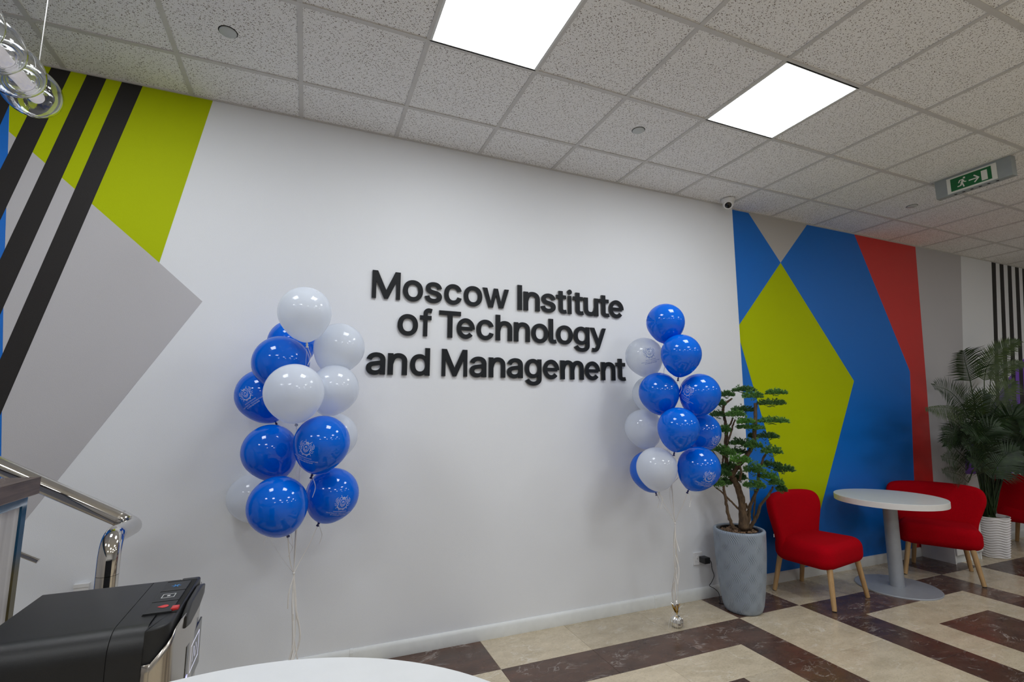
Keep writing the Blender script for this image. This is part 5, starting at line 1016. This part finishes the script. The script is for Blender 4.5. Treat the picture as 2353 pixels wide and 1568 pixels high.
for k in range(16):           # dense lower crown
    a_ = fr_.uniform(0, 6.283); sx_, sy_ = math.cos(a_), math.sin(a_); rr_ = fr_.uniform(0.45, 0.75); hz = fr_.uniform(0.98, 1.40)
    lim_ = lambda y: min(y, -0.02)
    P_ = lambda f, z: Vector((QC.x + sx_ * rr_ * f, lim_(QC.y - 0.08 + sy_ * rr_ * f * (0.25 if sy_ > 0 else 0.6)), z))
    frond([P_(0.12, QH + 0.5 * (hz - QH))], [P_(0.25, hz * 0.9), P_(0.5, hz + 0.06), P_(0.78, hz + 0.03), P_(1.0, hz - 0.10)], 0.22, 0.22, 0, 400 + k)
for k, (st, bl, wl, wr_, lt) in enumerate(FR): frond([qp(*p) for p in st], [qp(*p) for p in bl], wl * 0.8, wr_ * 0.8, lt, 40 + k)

# ================================================================== HANDRAIL (left)
t = thing('handrail', 'polished steel handrail with bent post beside the wood topped counter', 'handrail', (0.815, -1.40, 0))
hb = Vector((0.815, -1.40, 0)); RR = 0.0275
jt = on_y(275, 1192, -1.0); lf = on_y(0, 1072, -1.0); dr = (lf - jt).normalized(); far = jt + dr * 2.6
MB().tube([jt, far], RR, 40).build('rail', 'steel', t, smooth='auto', off=hb)
MB().tube([jt - dr * 0.001, jt + dr * 0.004], RR + 0.0008, 40).build('joint_ring', 'steel_brushed', t, smooth='auto', off=hb)
pt = Vector((0.815, -1.40, 1.118)); ez = pt.z
c0 = jt - dr * 0.02; corner = jt - dr * 0.055
tow = Vector((pt.x - corner.x, pt.y - corner.y, ez - corner.z)).normalized()
el = [jt] + [((1 - s) ** 2) * jt + 2 * s * (1 - s) * corner + s * s * (corner + tow * 0.06) for s in [k / 10 for k in range(1, 11)]] + [corner + tow * 0.20]
MB().tube(el, RR, 40).build('elbow', 'steel', t, smooth='auto', off=hb)
ce = Vector((pt.x, pt.y, ez)); p0 = ce - tow * 0.075; p2 = ce + Vector((0, 0, -0.075))
el2 = [corner + tow * 0.20] + [((1 - s) ** 2) * p0 + 2 * s * (1 - s) * ce + s * s * p2 for s in [k / 14 for k in range(15)]] + [p2 + Vector((0, 0, -0.03))]
MB().tube(el2, RR, 40).build('elbow', 'chrome', t, smooth='auto', off=hb)
MB().tube([p2 + Vector((0, 0, -0.031)), Vector((pt.x, pt.y, 0))], RR, 40).build('post', 'steel', t, smooth='auto', off=hb)
MB().lathe([(0, 0), (0.05, 0), (0.05, 0.008), (0.03, 0.014)], 32).build('base_flange', 'steel_brushed', t, smooth='auto')
m0 = on_y(88, 1290, -1.0); MB().tube([m0, m0 + dr * 2.3], 0.0085, 24).build('lower_rail', 'steel', t, smooth='auto', off=hb)
fp = far - dr * 0.15; MB().tube([Vector((fp.x, fp.y, fp.z)), Vector((fp.x, fp.y, 0))], 0.021, 24).build('post', 'steel', t, smooth='auto', off=hb)

# ================================================================== RECEPTION COUNTER (left edge)
t = thing('reception_counter', 'reception counter end with dark wood top and pale wood panel', 'counter', (0.2, -1.9, 0))
cb_ = Vector((0.2, -1.9, 0))
def bx(lo, hi, name, mat, par): return MB().box(lo, hi).build(name, mat, par, off=cb_)
top = MB().slab([(0.572, -1.224), (-0.2, -1.224), (-0.2, -2.7), (0.572, -2.7)][::-1], 1.230, 1.280, 0.0015, lambda u, v, h: Vector((u, v, h)), 1).build('worktop', 'wood_dark', t, off=cb_)
bx((-0.15, -2.65, 0.0), (0.530, -1.235, 1.230), 'body', 'wood_light', t)
bx((0.530, -2.65, 0.0), (0.536, -1.240, 1.196), 'front_panel', 'wood_light', t)
bx((0.536, -2.65, 1.196), (0.542, -1.212, 1.230), 'top_trim', 'edge_reflection', t)
bx((0.530, -1.240, 0.0), (0.542, -1.212, 1.196), 'side_trim', 'edge_reflection', t)
# small white cable-duct end on the wall behind the dispenser
t = thing('cable_duct', 'small white duct end on the wall by the handrail post', 'duct', (0.335, -0.012, 0.0))
MB().box((-0.03, -0.008, 0.086), (0.03, 0.012, 0.612)).build('duct_body', 'plastic_white', t)
MB().box((-0.032, -0.011, 0.604), (0.032, 0.012, 0.620)).build('end_cap', 'plastic_white', t)

# ================================================================== WATER DISPENSER
t = thing('water_dispenser', 'black water dispenser with stainless front and three top buttons', 'water dispenser', (0.93, -1.82, 0))
db = Vector((0.93, -1.82, 0))
x0, x1, y0, y1, zt = 0.765, 1.080, -1.985, -1.652, 1.05
r = 0.045
def sec(inset=0.0, zmax=zt):
    """cross-section in y-z: rounded upper long edges"""
    out = []
    a0, a1 = y0 + inset, y1 - inset; zz = zmax - inset; rr_ = r
    out += [(a0, 0.0 if inset == 0 else 0.02)]
    for k in range(9):
        a = math.pi - k * math.pi / 16; out.append((a0 + rr_ + rr_ * math.cos(a), zz - rr_ + rr_ * math.sin(a)))
    rb = 0.012
    for k in range(5):
        a = math.pi / 2 - k * math.pi / 8; out.append((a1 - rb + rb * math.cos(a), zz - rb + rb * math.sin(a)))
    out += [(a1, 0.0 if inset == 0 else 0.02)]
    return out
def extr(xa, xb, prof, name, mat, par, sm='auto'):
    n = len(prof); mb = MB(); mb.add([(xa, p, z) for p, z in prof] + [(xb, p, z) for p, z in prof], [tuple(range(n)), tuple(range(2 * n - 1, n - 1, -1))] + [(i, i + n, (i + 1) % n + n, (i + 1) % n) for i in range(n)])
    return mb.build(name, mat, par, smooth=sm, off=db)
body = extr(x0, 0.9865, sec(), 'body', 'disp_top', t)
hd = extr(0.988, 1.046, sec(), 'front_head', 'disp_top', t)
extr(0.9865, 0.988, sec(0.0012), 'seam', 'hole', t)
# stainless front shell, wraps the near corner
prof = []
sh = MB(); cols = 14; zs = [0.0, 0.4, 0.8, 0.93, 0.965, 0.99, 1.008]
def front_xy(k):
    s = k / cols
    if s < 0.35:
        a = s / 0.35 * math.pi / 2; rr_ = 0.045; return (x1 - rr_ + 0.012 + rr_ * math.sin(a), y0 - 0.002 + rr_ - rr_ * math.cos(a))
    f = (s - 0.35) / 0.65; return (x1 + 0.012 + 0.010 * math.sin(f * math.pi), y0 - 0.002 + 0.045 + f * (y1 - y0 - 0.045 + 0.001))
vs = []
for k in range(cols + 1):
    xx, yy_ = front_xy(k); zl = 0.985 + 0.055 * min(1, max(0, (k - 1) / 5.0)) ** 0.8
    zl = min(zl, 1.036)
    for z in zs: vs.append((xx, yy_, z / 1.008 * zl))
m = len(zs)
sh.add(vs, [(k * m + j, (k + 1) * m + j, (k + 1) * m + j + 1, k * m + j + 1) for k in range(cols) for j in range(m - 1)])
sho = sh.build('steel_front', 'steel_brushed', t, smooth=True, off=db)
md = sho.modifiers.new('thickness', 'SOLIDIFY'); md.thickness = 0.002; md.offset = -1
oc_ = [(1.046, y1), (1.046, y0 + 0.004)] + [(x1 - 0.037 + 0.043 * math.sin(a), y0 + 0.047 - 0.043 * math.cos(a)) for a in [k * math.pi / 16 for k in range(1, 9)]] + [(x1 + 0.008, y1)]
MB().slab(oc_, 0.0, zt - 0.0005, 0.005, lambda u, v, h: Vector((u, v, h)), 4).build('front_core', 'disp_top', t, smooth='auto', off=db)
# buttons along the head (near red, middle white, far blue)
MB().box((1.020, -1.900, zt - 0.001), (1.084, -1.672, zt + 0.0008)).build('button_bed', 'hole', t, off=db)
for k, (ya_, ic) in enumerate(((-1.868, 'icon_red'), (-1.797, 'icon_white'), (-1.726, 'icon_blue'))):
    b = MB().slab([(1.022, ya_ - 0.033), (1.074, ya_ - 0.033), (1.074, ya_ + 0.033), (1.022, ya_ + 0.033)], zt - 0.004, zt + 0.0045, 0.0012, lambda u, v, h: Vector((u, v, h)), 2).build('button', 'disp_top', t, off=db)
    if k == 0:
        pts = [(1.056 + 0.008 * math.cos(a) + (0.012 * (1 - math.cos(a)) * -0.5), ya_ + 0.008 * math.sin(a)) for a in [j * math.pi / 8 for j in range(16)]]
        pts = [(1.040, ya_)] + [(1.054 + 0.008 * math.cos(a), ya_ + 0.009 * math.sin(a)) for a in [math.pi * 0.6 - j * math.pi * 1.2 / 10 for j in range(11)]]
        mb = MB(); n = len(pts); mb.add([(p, q, zt + 0.005) for p, q in pts] + [(p, q, zt + 0.0044) for p, q in pts], [tuple(range(n)), tuple(range(2 * n - 1, n - 1, -1))]); mb.build('hot_icon', ic, b, off=db)
    elif k == 1:
        mb = MB()
        for lo, hi in (((1.034, -0.013), (1.060, -0.0115)), ((1.034, 0.0115), (1.060, 0.013)), ((1.034, -0.0115), (1.0355, 0.0115)), ((1.0585, -0.0115), (1.060, 0.0115)), ((1.044, -0.004), (1.050, 0.004))):
            mb.box((lo[0], ya_ + lo[1], zt + 0.0044), (hi[0], ya_ + hi[1], zt + 0.005))
        mb.build('room_icon', ic, b, off=db)
    else:
        mb = MB()
        for j in range(3):
            a = j * math.pi / 3; dx, dy = 0.010 * math.cos(a), 0.010 * math.sin(a); nx, ny = -dy * 0.12, dx * 0.12
            mb.add([(1.048 - dx - nx, ya_ - dy - ny, zt + 0.005), (1.048 + dx - nx, ya_ + dy - ny, zt + 0.005), (1.048 + dx + nx, ya_ + dy + ny, zt + 0.005), (1.048 - dx + nx, ya_ - dy + ny, zt + 0.005)], [(0, 1, 2, 3)])
        mb.build('cold_icon', ic, b, off=db)
MB().slab([(1.070, -1.893), (1.084, -1.888), (1.084, -1.872), (1.070, -1.872)], zt - 0.006, zt + 0.006, 0.002, lambda u, v, h: Vector((u, v, h)), 2).build('safety_latch', 'red_plastic', t, off=db)
MB().slab(chaikin([(-1.885, 0.995), (-1.672, 1.000), (-1.662, 1.046), (-1.885, 1.046)], 1), 0.0, 0.012, 0.003, lambda u, v, h: Vector((x1 + 0.004 + h + 0.006, u, v)), 3).build('button_recess', 'plastic_black', t, smooth='auto', off=db)
dsp = MB().slab([(-1.850, 0.845), (-1.672, 0.845), (-1.672, 0.955), (-1.850, 0.955)], 0.0, 0.004, 0.001, lambda u, v, h: Vector((x1 + 0.0175 + h, u, v)), 2).build('display_panel', 'plastic_black_gloss', t, off=db)
mb = MB(); xd = x1 + 0.0216
for (a, b, c, d) in ((-1.80, 0.875, -1.70, 0.877), (-1.80, 0.933, -1.70, 0.935), (-1.80, 0.877, -1.798, 0.933), (-1.702, 0.877, -1.70, 0.933)): mb.box((xd, a, b), (xd + 0.0004, c, d))
for (p, q) in (((-1.775, 0.89), (-1.760, 0.92)), ((-1.760, 0.92), (-1.745, 0.89)), ((-1.738, 0.92), (-1.728, 0.905)), ((-1.728, 0.905), (-1.738, 0.89))):
    a, b = Vector(p), Vector(q); d = (b - a).normalized(); nn = Vector((-d.y, d.x)) * 0.0012
    mb.add([(xd + 0.0003, *(a + nn)), (xd + 0.0003, *(a - nn)), (xd + 0.0003, *(b - nn)), (xd + 0.0003, *(b + nn))], [(0, 1, 2, 3)])
mb.build('display_icon', 'led_icon', dsp, off=db)
MB().box((xd, -1.838, 0.862), (xd + 0.0006, -1.826, 0.886)).build('indicator_light', 'led_blue', dsp, off=db)
